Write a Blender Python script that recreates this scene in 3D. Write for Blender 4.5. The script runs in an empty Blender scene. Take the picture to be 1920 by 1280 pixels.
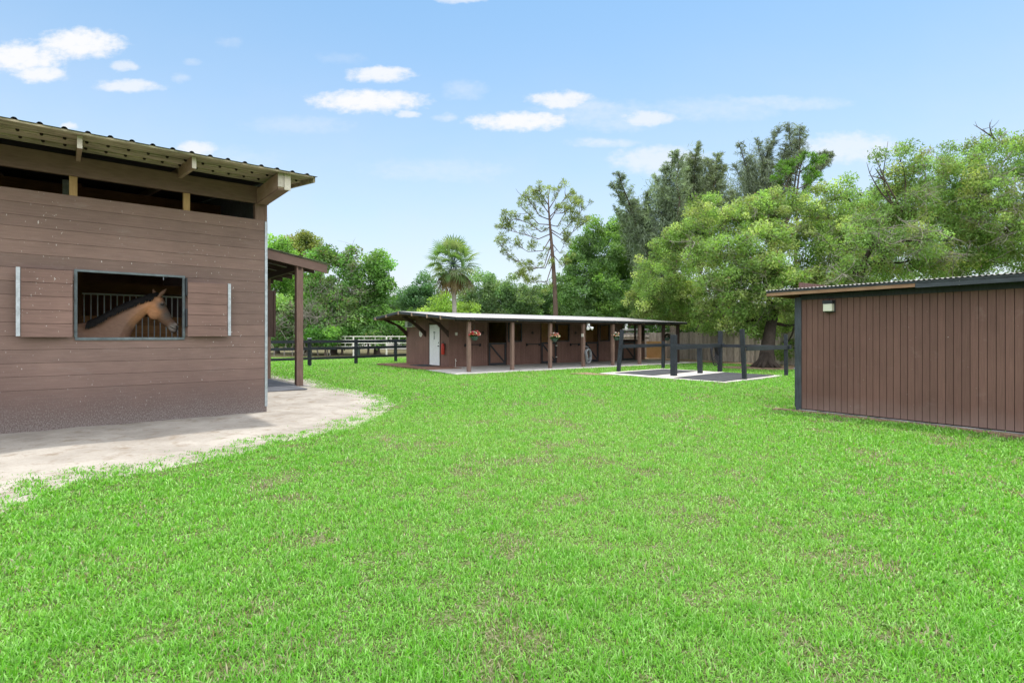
import bpy, bmesh, math, random
import numpy as np
from mathutils import Vector, Matrix

R = math.radians
random.seed(7)
rng = np.random.default_rng(7)
scene = bpy.context.scene
COL = scene.collection

# ------------------------------------------------------------------ camera model
F, HZ, CX, CH = 1000.0, 630.0, 960.0, 1.45      # focal in photo pixels, horizon row, centre column, eye height


def P(x, y, Y):
    return Vector(((x - CX) / F * Y, Y, CH + (HZ - y) / F * Y))


def G(x, y, z=0.0):
    Y = (CH - z) * F / (y - HZ)
    return Vector(((x - CX) / F * Y, Y, z))


cam = bpy.data.cameras.new('camera')
cam.sensor_width = 36.0
cam.lens = 36.0 * F / 1920.0
cam.shift_y = -(640.0 - HZ) / 1920.0
cam.clip_start = 0.05
cam.clip_end = 3000
camo = bpy.data.objects.new('camera', cam)
COL.objects.link(camo)
camo.location = (0, 0, CH)
camo.rotation_euler = (R(90), 0, 0)
scene.camera = camo

# ------------------------------------------------------------------ tagging


def tag(o, label=None, cat=None, group=None, kind=None):
    if label: o['label'] = label
    if cat: o['category'] = cat
    if group: o['group'] = group
    if kind: o['kind'] = kind
    return o


def thing(name, label, cat, loc=(0, 0, 0), rotz=0.0, group=None):
    o = bpy.data.objects.new(name, None)
    o.empty_display_size = 0.2
    COL.objects.link(o)
    o.location = loc
    o.rotation_euler = (0, 0, rotz)
    return tag(o, label, cat, group)


def copy_tree(o, parent=None):
    c = o.copy()
    COL.objects.link(c)
    c.parent = parent
    for ch in list(o.children):
        copy_tree(ch, c)
    return c


# ------------------------------------------------------------------ mesh builder
class MB:
    def __init__(s):
        s.v = []
        s.f = []

    def add(s, vs, fs):
        b = len(s.v)
        s.v += [tuple(v) for v in vs]
        s.f += [tuple(i + b for i in f) for f in fs]
        return s

    def box(s, x0, x1, y0, y1, z0, z1):
        return s.add([(x0, y0, z0), (x1, y0, z0), (x1, y1, z0), (x0, y1, z0), (x0, y0, z1), (x1, y0, z1), (x1, y1, z1), (x0, y1, z1)],
                     [(0, 3, 2, 1), (4, 5, 6, 7), (0, 1, 5, 4), (1, 2, 6, 5), (2, 3, 7, 6), (3, 0, 4, 7)])

    def bar(s, p0, p1, w, h, up=(0, 0, 1)):
        p0, p1 = Vector(p0), Vector(p1)
        d = (p1 - p0).normalized()
        up = Vector(up)
        if abs(d.dot(up)) > 0.95:
            up = Vector((0, 1, 0))
        a = d.cross(up).normalized() * (w / 2)
        b = a.cross(d).normalized() * (h / 2)
        vs = [p0 - a - b, p0 + a - b, p0 + a + b, p0 - a + b, p1 - a - b, p1 + a - b, p1 + a + b, p1 - a + b]
        return s.add(vs, [(0, 1, 2, 3), (7, 6, 5, 4), (0, 4, 5, 1), (1, 5, 6, 2), (2, 6, 7, 3), (3, 7, 4, 0)])

    def tube(s, pts, rad, n=8, cap=True):
        pts = [Vector(p) for p in pts]
        m = len(pts)
        if not hasattr(rad, '__len__'):
            rad = [rad] * m
        rings = []
        prev = None
        for i in range(m):
            d = (pts[min(i + 1, m - 1)] - pts[max(i - 1, 0)])
            if d.length < 1e-9: d = Vector((0, 0, 1))
            d.normalize()
            if prev is None:
                a = d.cross(Vector((0.31, 0.17, 0.93)))
                if a.length < 0.05: a = d.cross(Vector((1, 0, 0)))
            else:
                a = prev - d * prev.dot(d)
                if a.length < 1e-6: a = d.cross(Vector((1, 0, 0)))
            a.normalize()
            prev = a
            b = d.cross(a)
            rings.append([pts[i] + (a * math.cos(2 * math.pi * k / n) + b * math.sin(2 * math.pi * k / n)) * rad[i] for k in range(n)])
        return s.loft(rings, cap)

    def loft(s, rings, cap=True):
        n = len(rings[0])
        vs = [p for r in rings for p in r]
        fs = []
        for i in range(len(rings) - 1):
            for k in range(n):
                k2 = (k + 1) % n
                fs.append((i * n + k, i * n + k2, (i + 1) * n + k2, (i + 1) * n + k))
        if cap:
            fs.append(tuple(range(n - 1, -1, -1)))
            fs.append(tuple((len(rings) - 1) * n + k for k in range(n)))
        return s.add(vs, fs)

    def ball(s, c, rx, ry=None, rz=None, n=10, m=7):
        ry = rx if ry is None else ry
        rz = rx if rz is None else rz
        c = Vector(c)
        rings = []
        for i in range(m + 1):
            t = math.pi * i / m
            rr = max(math.sin(t), 0.02)
            rings.append([c + Vector((rx * rr * math.cos(2 * math.pi * k / n), ry * rr * math.sin(2 * math.pi * k / n), -rz * math.cos(t))) for k in range(n)])
        return s.loft(rings)

    def poly(s, pts, z):
        return s.add([(p[0], p[1], z) for p in pts], [tuple(range(len(pts)))])

    def slab(s, pts, z0, z1):
        n = len(pts)
        vs = [(p[0], p[1], z0) for p in pts] + [(p[0], p[1], z1) for p in pts]
        fs = [tuple(range(n - 1, -1, -1)), tuple(range(n, 2 * n))]
        fs += [(k, (k + 1) % n, (k + 1) % n + n, k + n) for k in range(n)]
        return s.add(vs, fs)

    def build(s, name, mat, parent=None, bevel=0.0, smooth=False, thick=0.0):
        me = bpy.data.meshes.new(name)
        me.from_pydata(s.v, [], s.f)
        me.validate()
        if smooth:
            me.polygons.foreach_set('use_smooth', [True] * len(me.polygons))
        o = bpy.data.objects.new(name, me)
        COL.objects.link(o)
        if mat: me.materials.append(mat)
        if parent: o.parent = parent
        if thick:
            md = o.modifiers.new('thick', 'SOLIDIFY')
            md.thickness = thick
        if bevel:
            md = o.modifiers.new('bevel', 'BEVEL')
            md.width = bevel
            md.segments = 2
            md.limit_method = 'ANGLE'
        return o


def np_mesh(name, verts, faces_flat, loop_total, mat, parent=None, col=None, smooth=False):
    """verts (N,3), faces as a flat index array with constant or per-face loop totals, optional point colours (N,3)."""
    me = bpy.data.meshes.new(name)
    nv = len(verts)
    lt = np.asarray(loop_total, dtype=np.int32)
    ls = np.concatenate([[0], np.cumsum(lt)[:-1]]).astype(np.int32)
    me.vertices.add(nv)
    me.vertices.foreach_set('co', np.asarray(verts, dtype=np.float32).ravel())
    me.loops.add(len(faces_flat))
    me.loops.foreach_set('vertex_index', np.asarray(faces_flat, dtype=np.int32))
    me.polygons.add(len(lt))
    me.polygons.foreach_set('loop_start', ls)
    me.polygons.foreach_set('loop_total', lt)
    if smooth:
        me.polygons.foreach_set('use_smooth', np.ones(len(lt), dtype=bool))
    if col is not None:
        a = me.attributes.new('Col', 'FLOAT_COLOR', 'POINT')
        c4 = np.ones((nv, 4), dtype=np.float32)
        c4[:, :3] = col
        a.data.foreach_set('color', c4.ravel())
    me.update(calc_edges=True)
    o = bpy.data.objects.new(name, me)
    COL.objects.link(o)
    if mat: me.materials.append(mat)
    if parent: o.parent = parent
    return o


# ------------------------------------------------------------------ value noise for placing things
def make_noise(seed):
    g = np.random.default_rng(seed).random((256, 256))

    def f(x, y):
        xi = np.floor(x).astype(int)
        yi = np.floor(y).astype(int)
        fx, fy = x - xi, y - yi
        fx = fx * fx * (3 - 2 * fx)
        fy = fy * fy * (3 - 2 * fy)
        a = g[xi % 256, yi % 256]; b = g[(xi + 1) % 256, yi % 256]
        c = g[xi % 256, (yi + 1) % 256]; d = g[(xi + 1) % 256, (yi + 1) % 256]
        return (a * (1 - fx) + b * fx) * (1 - fy) + (c * (1 - fx) + d * fx) * fy
    return f


def fbm(f, x, y, o=3):
    s = 0; a = 1; t = 0
    for k in range(o):
        s = s + a * f(x * 2 ** k + 17.3 * k, y * 2 ** k + 5.1 * k); t += a; a *= 0.5
    return s / t


# ------------------------------------------------------------------ materials
class N:
    def __init__(s, name):
        s.m = bpy.data.materials.new(name)
        s.m.use_nodes = True
        s.nt = s.m.node_tree
        s.b = s.nt.nodes['Principled BSDF']
        s.out = s.nt.nodes['Material Output']

    def n(s, t, **k):
        o = s.nt.nodes.new(t)
        for a, v in k.items():
            setattr(o, a, v)
        return o

    def l(s, a, b):
        s.nt.links.new(a, b)

    def coord(s, scale=(1, 1, 1), kind='Object'):
        t = s.n('ShaderNodeTexCoord')
        mp = s.n('ShaderNodeMapping')
        mp.inputs['Scale'].default_value = scale
        s.l(t.outputs[kind], mp.inputs[0])
        return mp.outputs[0]

    def noise(s, vec, scale, detail=4, rough=0.6):
        t = s.n('ShaderNodeTexNoise')
        t.inputs['Scale'].default_value = scale
        t.inputs['Detail'].default_value = detail
        t.inputs['Roughness'].default_value = rough
        s.l(vec, t.inputs['Vector'])
        return t.outputs['Fac']

    def ramp(s, fac, stops):
        r = s.n('ShaderNodeValToRGB')
        e = r.color_ramp.elements
        while len(e) < len(stops): e.new(0.5)
        for k, (p, c) in enumerate(stops):
            e[k].position = p
            e[k].color = (*c, 1) if len(c) == 3 else c
        s.l(fac, r.inputs[0])
        return r.outputs[0]

    def mix(s, fac, a, b, mode='MIX'):
        m = s.n('ShaderNodeMix', data_type='RGBA', blend_type=mode)
        if isinstance(fac, float): m.inputs[0].default_value = fac
        else: s.l(fac, m.inputs[0])
        for i, c in ((6, a), (7, b)):
            if isinstance(c, tuple): m.inputs[i].default_value = (*c, 1)
            else: s.l(c, m.inputs[i])
        return m.outputs[2]

    def math(s, op, a, b=0.0, clamp=False):
        m = s.n('ShaderNodeMath', operation=op, use_clamp=clamp)
        for i, c in ((0, a), (1, b)):
            if isinstance(c, (int, float)): m.inputs[i].default_value = c
            else: s.l(c, m.inputs[i])
        return m.outputs[0]

    def bump(s, h, strength=0.3, dist=0.01):
        b = s.n('ShaderNodeBump')
        b.inputs['Strength'].default_value = strength
        b.inputs['Distance'].default_value = dist
        s.l(h, b.inputs['Height'])
        s.l(b.outputs[0], s.b.inputs['Normal'])

    def island(s):
        g = s.n('ShaderNodeNewGeometry')
        return g.outputs['Random Per Island']

    def sepz(s):
        t = s.n('ShaderNodeTexCoord')
        x = s.n('ShaderNodeSeparateXYZ')
        s.l(t.outputs['Object'], x.inputs[0])
        return x.outputs

    def base(s, c, rough=0.7, spec=0.3, metal=0.0):
        if isinstance(c, tuple): s.b.inputs['Base Color'].default_value = (*c, 1)
        else: s.l(c, s.b.inputs['Base Color'])
        s.b.inputs['Roughness'].default_value = rough
        s.b.inputs['Specular IOR Level'].default_value = spec
        s.b.inputs['Metallic'].default_value = metal
        return s.m


def painted_wood(name, c, grain=(1, 1, 1), var=0.18, isl=0.12, rough=0.75, flecks=0.0, bump=0.25, fleckcol=(0.55, 0.52, 0.5)):
    k = N(name)
    v = k.coord(grain)
    n1 = k.noise(v, 9.0, 6)
    n2 = k.noise(k.coord((1, 1, 1)), 1.3, 3)
    lo = tuple(x * (1 - var) for x in c)
    hi = tuple(x * (1 + var) for x in c)
    a = k.ramp(n1, [(0.3, lo), (0.7, hi)])
    b = k.ramp(n2, [(0.3, (1 - var,) * 3), (0.7, (1 + var * 0.6,) * 3)])
    col = k.mix(1.0, a, b, 'MULTIPLY')
    ii = k.ramp(k.island(), [(0, (1 - isl,) * 3), (1, (1 + isl,) * 3)])
    col = k.mix(1.0, col, ii, 'MULTIPLY')
    if flecks:
        n3 = k.noise(k.coord((1, 1, 0.5)), 42.0, 3, 0.55)
        n4 = k.noise(k.coord((1, 1, 1)), 1.1, 2)
        th = k.math('ADD', n3, k.math('MULTIPLY', n4, 0.25))
        msk = k.ramp(th, [(0.86 - flecks, (0, 0, 0)), (0.90 - flecks, (1, 1, 1))])
        col = k.mix(msk, col, fleckcol)
    k.bump(n1, bump, 0.004)
    return k.base(col, rough)


def raw_wood(name, c1, c2, grain=(1, 1, 1), rough=0.8):
    k = N(name)
    n1 = k.noise(k.coord(grain), 8.0, 6)
    n2 = k.noise(k.coord(), 2.2, 4)
    col = k.mix(0.5, k.ramp(n1, [(0.3, c1), (0.7, c2)]), k.ramp(n2, [(0.35, c1), (0.7, c2)]))
    ii = k.ramp(k.island(), [(0, (0.75,) * 3), (1, (1.2,) * 3)])
    col = k.mix(1.0, col, ii, 'MULTIPLY')
    k.bump(n1, 0.35, 0.004)
    return k.base(col, rough, 0.2)


def plain(name, c, rough=0.6, var=0.15, scale=6.0, metal=0.0, spec=0.3, bump=0.0):
    k = N(name)
    n1 = k.noise(k.coord(), scale, 5)
    col = k.ramp(n1, [(0.3, tuple(x * (1 - var) for x in c)), (0.7, tuple(min(x * (1 + var), 1) for x in c))])
    if bump: k.bump(n1, bump, 0.01)
    return k.base(col, rough, spec, metal)


def leaf_mat(name, trans=0.35, rough=0.5, spec=0.35):
    k = N(name)
    a = k.n('ShaderNodeAttribute', attribute_name='Col')
    k.base(a.outputs['Color'], rough, spec)
    t = k.n('ShaderNodeBsdfTranslucent')
    tc = k.mix(1.0, a.outputs['Color'], (1.25, 1.3, 0.6), 'MULTIPLY')
    k.l(tc, t.inputs['Color'])
    ms = k.n('ShaderNodeMixShader')
    ms.inputs[0].default_value = trans
    k.l(k.b.outputs[0], ms.inputs[1])
    k.l(t.outputs[0], ms.inputs[2])
    k.l(ms.outputs[0], k.out.inputs[0])
    return k.m


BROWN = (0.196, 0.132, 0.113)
M = {}
# barn boards: brown paint, white flecks and a splash of grey dirt along the foot
k = N('barn_board_paint')
n1 = k.noise(k.coord((0.35, 1, 5)), 8.0, 6)
n2 = k.noise(k.coord(), 0.9, 4)
col = k.ramp(n1, [(0.3, tuple(x * 0.86 for x in BROWN)), (0.7, tuple(x * 1.15 for x in BROWN))])
col = k.mix(1.0, col, k.ramp(n2, [(0.3, (0.85, 0.84, 0.84)), (0.7, (1.12, 1.12, 1.12))]), 'MULTIPLY')
col = k.mix(1.0, col, k.ramp(k.island(), [(0, (0.86, 0.86, 0.86)), (1, (1.12, 1.10, 1.08))]), 'MULTIPLY')
scuff = k.noise(k.coord((0.5, 1, 1.6)), 3.1, 6, 0.72)
col = k.mix(k.ramp(scuff, [(0.57, (0, 0, 0)), (0.78, (0.55, 0.55, 0.55))]), col, (0.29, 0.235, 0.215))
fl = k.noise(k.coord((1, 1, 0.45)), 34.0, 2, 0.5)
fl2 = k.noise(k.coord(), 1.4, 3)
flm = k.ramp(k.math('ADD', fl, k.math('MULTIPLY', fl2, 0.22)), [(0.815, (0, 0, 0)), (0.85, (1, 1, 1))])
col = k.mix(flm, col, (0.50, 0.46, 0.44))
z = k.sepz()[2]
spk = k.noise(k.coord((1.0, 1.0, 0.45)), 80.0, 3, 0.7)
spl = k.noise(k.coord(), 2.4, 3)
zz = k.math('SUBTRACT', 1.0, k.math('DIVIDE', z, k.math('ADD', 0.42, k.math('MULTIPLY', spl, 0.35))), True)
low_shade = k.math('SUBTRACT', 1.0, k.math('DIVIDE', z, k.math('ADD', 0.75, k.math('MULTIPLY', spl, 0.7))), True)
col = k.mix(k.math('MULTIPLY', k.math('POWER', low_shade, 0.6), 0.62), col, (0.112, 0.072, 0.066))  # light falloff painted in: boards get darker and redder towards the foot
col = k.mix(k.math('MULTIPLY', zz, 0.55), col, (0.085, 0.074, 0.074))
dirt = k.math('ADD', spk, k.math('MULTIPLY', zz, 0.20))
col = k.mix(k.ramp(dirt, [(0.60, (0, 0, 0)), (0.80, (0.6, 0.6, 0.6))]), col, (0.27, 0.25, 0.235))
k.bump(n1, 0.25, 0.004)
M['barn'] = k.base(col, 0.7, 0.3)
M['shutter'] = painted_wood('shutter_paint', (0.205, 0.128, 0.107), (0.35, 1, 5), 0.16, 0.09, 0.7, flecks=0.03)
M['brown_v'] = painted_wood('brown_siding_paint', (0.195, 0.112, 0.092), (5, 5, 0.4), 0.14, 0.07, 0.75, flecks=0.02)
k = N('shed_siding_paint')
n1 = k.noise(k.coord((7, 7, 0.3)), 9.0, 6)
n2 = k.noise(k.coord((1, 1, 0.6)), 1.1, 4)
n3 = k.noise(k.coord((1, 1, 1.0)), 3.0, 5, 0.7)
col = k.ramp(n1, [(0.3, (0.112, 0.060, 0.048)), (0.7, (0.150, 0.082, 0.066))])
col = k.mix(1.0, col, k.ramp(n2, [(0.3, (0.84, 0.83, 0.83)), (0.7, (1.10, 1.10, 1.10))]), 'MULTIPLY')
col = k.mix(1.0, col, k.ramp(k.island(), [(0, (0.90, 0.90, 0.90)), (1, (1.09, 1.09, 1.09))]), 'MULTIPLY')
col = k.mix(k.ramp(n3, [(0.60, (0, 0, 0)), (0.80, (0.4, 0.4, 0.4))]), col, (0.25, 0.185, 0.165))
z = k.sepz()[2]
foot = k.math('SUBTRACT', 1.0, k.math('DIVIDE', z, k.math('ADD', 0.10, k.math('MULTIPLY', n3, 0.55))), True)
col = k.mix(k.math('MULTIPLY', foot, 0.55), col, (0.21, 0.155, 0.14))
fl = k.noise(k.coord((1, 1, 0.6)), 40.0, 2, 0.5)
col = k.mix(k.ramp(fl, [(0.735, (0, 0, 0)), (0.76, (0.8, 0.8, 0.8))]), col, (0.36, 0.31, 0.29))
k.bump(n1, 0.3, 0.004)
M['brown_shed'] = k.base(col, 0.7, 0.3)
M['brown_beam'] = painted_wood('brown_beam_paint', (0.175, 0.112, 0.092), (0.6, 4, 4), 0.15, 0.08)
M['brown_post'] = painted_wood('brown_post_paint', (0.210, 0.135, 0.108), (5, 5, 0.4), 0.18, 0.08)
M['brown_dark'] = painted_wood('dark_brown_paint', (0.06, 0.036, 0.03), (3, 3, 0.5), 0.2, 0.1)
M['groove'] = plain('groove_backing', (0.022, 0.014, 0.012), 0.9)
M['black'] = painted_wood('black_paint', (0.026, 0.030, 0.036), (4, 4, 0.6), 0.35, 0.15, 0.6, flecks=0.0)
M['black_trim'] = painted_wood('weathered_black_trim', (0.045, 0.055, 0.066), (0.6, 5, 5), 0.35, 0.1, 0.6, flecks=0.02, fleckcol=(0.2, 0.2, 0.2))
M['black_trim_v'] = painted_wood('weathered_black_corner', (0.050, 0.062, 0.075), (5, 5, 0.5), 0.4, 0.1, 0.6)
M['rail_black'] = painted_wood('black_rail_paint', (0.024, 0.030, 0.038), (1.5, 1.5, 3), 0.4, 0.15, 0.55, flecks=0.015, fleckcol=(0.16, 0.16, 0.16))
M['tan_wood'] = raw_wood('tan_wood', (0.36, 0.22, 0.10), (0.55, 0.36, 0.18), (6, 6, 0.5))
M['pale_wood'] = raw_wood('weathered_pale_wood', (0.26, 0.17, 0.115), (0.42, 0.32, 0.24), (4, 0.6, 4))
M['end_grain'] = raw_wood('end_grain', (0.40, 0.36, 0.30), (0.62, 0.58, 0.5), (3, 3, 3))
M['fascia_wood'] = raw_wood('bare_fascia_wood', (0.20, 0.11, 0.065), (0.42, 0.27, 0.17), (0.5, 5, 5))
k = N('mossy_boards')
n1 = k.noise(k.coord((0.6, 3, 3)), 5.0, 6, 0.7)
n2 = k.noise(k.coord((0.5, 2, 1)), 1.7, 4)
c1 = k.ramp(n1, [(0.25, (0.14, 0.125, 0.10)), (0.5, (0.40, 0.36, 0.285)), (0.75, (0.64, 0.595, 0.50))])
c2 = k.ramp(n2, [(0.35, (0.66, 0.68, 0.55)), (0.65, (1.12, 1.05, 0.95))])
M['moss'] = k.base(k.mix(1.0, c1, c2, 'MULTIPLY'), 0.9, 0.1)
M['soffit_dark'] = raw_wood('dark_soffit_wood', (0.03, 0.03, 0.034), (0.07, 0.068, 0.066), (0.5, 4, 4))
M['footing'] = plain('stained_footing', (0.17, 0.165, 0.16), 0.9, 0.6, 5.0)
M['steel'] = plain('galvanised_steel', (0.33, 0.37, 0.40), 0.42, 0.25, 14.0, 0.55)
M['frame_steel'] = plain('weathered_steel_frame', (0.12, 0.148, 0.160), 0.5, 0.35, 9.0, 0.2)
M['steel_pale'] = plain('pale_metal_strip', (0.42, 0.455, 0.49), 0.5, 0.25, 12.0, 0.3)
k = N('roof_sheet')
n1 = k.noise(k.coord((1, 0.3, 1)), 3.0, 6, 0.7)
col = k.ramp(n1, [(0.25, (0.20, 0.185, 0.18)), (0.5, (0.30, 0.295, 0.30)), (0.75, (0.38, 0.38, 0.40))])
col = k.mix(1.0, col, k.ramp(k.noise(k.coord(), 0.6, 4), [(0.3, (0.85, 0.82, 0.8)), (0.7, (1.05, 1.05, 1.05))]), 'MULTIPLY')
M['roof'] = k.base(col, 0.5, 0.4, 0.25)
M['roof_dark'] = plain('roof_edge_dark', (0.07, 0.075, 0.085), 0.55, 0.3, 8.0, 0.2)
M['white'] = plain('white_paint', (0.78, 0.80, 0.82), 0.45, 0.05)
M['white_bar'] = plain('white_bar_paint', (0.74, 0.72, 0.67), 0.5, 0.1)
M['osb'] = raw_wood('orange_board', (0.46, 0.24, 0.10), (0.68, 0.40, 0.19), (2, 2, 2))
M['ply'] = raw_wood('plywood', (0.58, 0.33, 0.14), (0.76, 0.47, 0.24), (3, 3, 0.6))
M['door_panel'] = painted_wood('door_panel_paint', (0.17, 0.095, 0.073), (4, 4, 0.5), 0.12, 0.05)
M['dark_in'] = plain('dark_interior', (0.03, 0.026, 0.024), 0.9)
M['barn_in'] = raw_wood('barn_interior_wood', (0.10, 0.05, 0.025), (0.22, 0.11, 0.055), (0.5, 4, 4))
M['deck'] = raw_wood('deck_boards', (0.16, 0.085, 0.06), (0.28, 0.16, 0.115), (4, 0.5, 4))
M['rubber'] = plain('black_rubber', (0.042, 0.044, 0.050), 0.7, 0.35, 5.0)
M['rubber_grey'] = plain('grey_rubber', (0.11, 0.115, 0.13), 0.75, 0.3, 3.0)
k = N('concrete')
n1 = k.noise(k.coord(), 2.2, 6, 0.7)
n2 = k.noise(k.coord(), 40.0, 3)
col = k.ramp(n1, [(0.3, (0.34, 0.33, 0.31)), (0.7, (0.55, 0.53, 0.50))])
k.bump(n2, 0.3, 0.005)
M['concrete'] = k.base(col, 0.9, 0.15)
k = N('pale_concrete')
n1 = k.noise(k.coord(), 1.6, 6, 0.7)
col = k.ramp(n1, [(0.3, (0.40, 0.375, 0.345)), (0.7, (0.56, 0.53, 0.49))])
M['concrete_pale'] = k.base(col, 0.9, 0.15)
k = N('grey_picket_wood')
n1 = k.noise(k.coord((5, 5, 0.5)), 6.0, 6)
col = k.ramp(n1, [(0.25, (0.20, 0.17, 0.138)), (0.7, (0.48, 0.43, 0.37))])
col = k.mix(1.0, col, k.ramp(k.island(), [(0, (0.62, 0.62, 0.62)), (1, (1.3, 1.28, 1.25))]), 'MULTIPLY')
M['picket'] = k.base(col, 0.9, 0.1)
M['bark'] = raw_wood('bark', (0.045, 0.034, 0.026), (0.12, 0.095, 0.075), (3, 3, 0.8))
M['bark_dark'] = raw_wood('dark_bark', (0.022, 0.016, 0.013), (0.07, 0.055, 0.045), (3, 3, 0.8))
M['bark_pine'] = raw_wood('pine_bark', (0.07, 0.05, 0.04), (0.17, 0.12, 0.095), (3, 3, 0.8))
M['bark_grey'] = raw_wood('grey_bark', (0.17, 0.15, 0.13), (0.34, 0.31, 0.28), (3, 3, 0.8))
M['bark_palm'] = raw_wood('palm_bark', (0.26, 0.24, 0.22), (0.46, 0.43, 0.40), (2, 2, 6))
M['leaf'] = leaf_mat('foliage', 0.48)
M['needle'] = leaf_mat('needles', 0.38, 0.6)
M['petal'] = leaf_mat('petals', 0.3)
M['grass'] = leaf_mat('grass_blades', 0.42, 0.42, 0.4)
M['red'] = plain('red_enamel', (0.45, 0.045, 0.03), 0.35, 0.08)
M['pot'] = plain('green_pot', (0.05, 0.085, 0.07), 0.6)
M['wire'] = plain('dark_wire', (0.05, 0.05, 0.05), 0.5, metal=0.3)
M['hose'] = plain('grey_hose', (0.16, 0.17, 0.185), 0.5, 0.2)
M['hose_black'] = plain('black_hose', (0.018, 0.018, 0.02), 0.45)
M['glass_pale'] = plain('frosted_glass', (0.62, 0.62, 0.52), 0.25, 0.05)
M['eye'] = plain('eye_gloss', (0.01, 0.008, 0.007), 0.1, spec=0.6)
M['mane'] = plain('black_hair', (0.009, 0.008, 0.008), 0.65, 0.5, 40, spec=0.15)
M['house_white'] = plain('white_house_paint', (0.72, 0.68, 0.66), 0.7, 0.06)
M['mark'] = plain('grey_lettering', (0.16, 0.18, 0.2), 0.6)
# ground
k = N('lawn_soil')
n1 = k.noise(k.coord(), 0.35, 5)
n2 = k.noise(k.coord(), 38.0, 6, 0.75)
g1 = k.ramp(n2, [(0.3, (0.040, 0.055, 0.020)), (0.48, (0.105, 0.145, 0.045)), (0.68, (0.28, 0.25, 0.19))])
col = k.mix(1.0, g1, k.ramp(n1, [(0.3, (0.8, 0.85, 0.8)), (0.7, (1.15, 1.1, 1.05))]), 'MULTIPLY')
k.bump(n2, 0.8, 0.03)
M['ground'] = k.base(col, 1.0, 0.05)
k = N('sand')
n1 = k.noise(k.coord(), 1.1, 6, 0.65)
n2 = k.noise(k.coord(), 30.0, 4, 0.7)
n3 = k.noise(k.coord((1, 1, 1)), 3.5, 5, 0.7)
col = k.ramp(n1, [(0.3, (0.26, 0.235, 0.205)), (0.62, (0.39, 0.36, 0.32))])
col = k.mix(k.ramp(n3, [(0.53, (0, 0, 0)), (0.68, (0.8, 0.8, 0.8))]), col, (0.22, 0.175, 0.13))
col = k.mix(k.ramp(n2, [(0.56, (0, 0, 0)), (0.72, (0.65, 0.65, 0.65))]), col, (0.25, 0.21, 0.165))
k.bump(n3, 0.7, 0.05)
M['sand'] = k.base(col, 1.0, 0.05)
k = N('leaf_litter')
n1 = k.noise(k.coord(), 9.0, 5, 0.7)
col = k.ramp(n1, [(0.3, (0.09, 0.06, 0.04)), (0.5, (0.22, 0.155, 0.105)), (0.7, (0.34, 0.26, 0.18))])
k.bump(n1, 0.6, 0.03)
M['litter'] = k.base(col, 1.0, 0.05)

k = N('dark_leaf_litter')
n1 = k.noise(k.coord(), 6.0, 5, 0.7)
col = k.ramp(n1, [(0.3, (0.06, 0.05, 0.03)), (0.5, (0.14, 0.12, 0.075)), (0.7, (0.13, 0.17, 0.06))])
M['litter_dark'] = k.base(col, 1.0, 0.05)

# ------------------------------------------------------------------ sky and sun
SUN_EL, SUN_AZ = 79.0, 30.0            # azimuth clockwise from +Y
w = bpy.data.worlds.new('World')
scene.world = w
w.use_nodes = True
nt = w.node_tree
for n in list(nt.nodes): nt.nodes.remove(n)
wo = nt.nodes.new('ShaderNodeOutputWorld')
bg = nt.nodes.new('ShaderNodeBackground')
sky = nt.nodes.new('ShaderNodeTexSky')
sky.sky_type = 'NISHITA'
sky.sun_disc = False
sky.sun_elevation = R(SUN_EL)
sky.sun_rotation = R(SUN_AZ)
sky.altitude = 0
sky.air_density = 1.0
sky.dust_density = 0.5
sky.ozone_density = 2.5
SKY_STRENGTH = 0.15
bg.inputs['Strength'].default_value = SKY_STRENGTH


def wm(op, a, b=None, c=None, clamp=False):
    m = nt.nodes.new('ShaderNodeMath'); m.operation = op; m.use_clamp = clamp
    for i, q in enumerate((a, b, c)):
        if q is None: continue
        if isinstance(q, (int, float)): m.inputs[i].default_value = q
        else: nt.links.new(q, m.inputs[i])
    return m.outputs[0]


def wv(op, a, b):
    m = nt.nodes.new('ShaderNodeVectorMath'); m.operation = op
    for i, q in enumerate((a, b)):
        if isinstance(q, tuple): m.inputs[i].default_value = q
        else: nt.links.new(q, m.inputs[i])
    return m


tc = nt.nodes.new('ShaderNodeTexCoord')
sx = nt.nodes.new('ShaderNodeSeparateXYZ')
nt.links.new(tc.outputs['Generated'], sx.inputs[0])
yy = wm('MAXIMUM', sx.outputs[1], 0.03)
cu = wm('MULTIPLY', wm('DIVIDE', sx.outputs[0], yy), 1000.0)
cv = wm('MULTIPLY', wm('DIVIDE', sx.outputs[2], yy), 1000.0)
cb = nt.nodes.new('ShaderNodeCombineXYZ')
nt.links.new(cu, cb.inputs[0]); nt.links.new(cv, cb.inputs[1])
dirv = cb.outputs[0]


def wnoise(vec, scale, detail, rough=0.55):
    t = nt.nodes.new('ShaderNodeTexNoise')
    t.inputs['Scale'].default_value = scale; t.inputs['Detail'].default_value = detail; t.inputs['Roughness'].default_value = rough
    nt.links.new(vec, t.inputs['Vector'])
    return t


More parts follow.
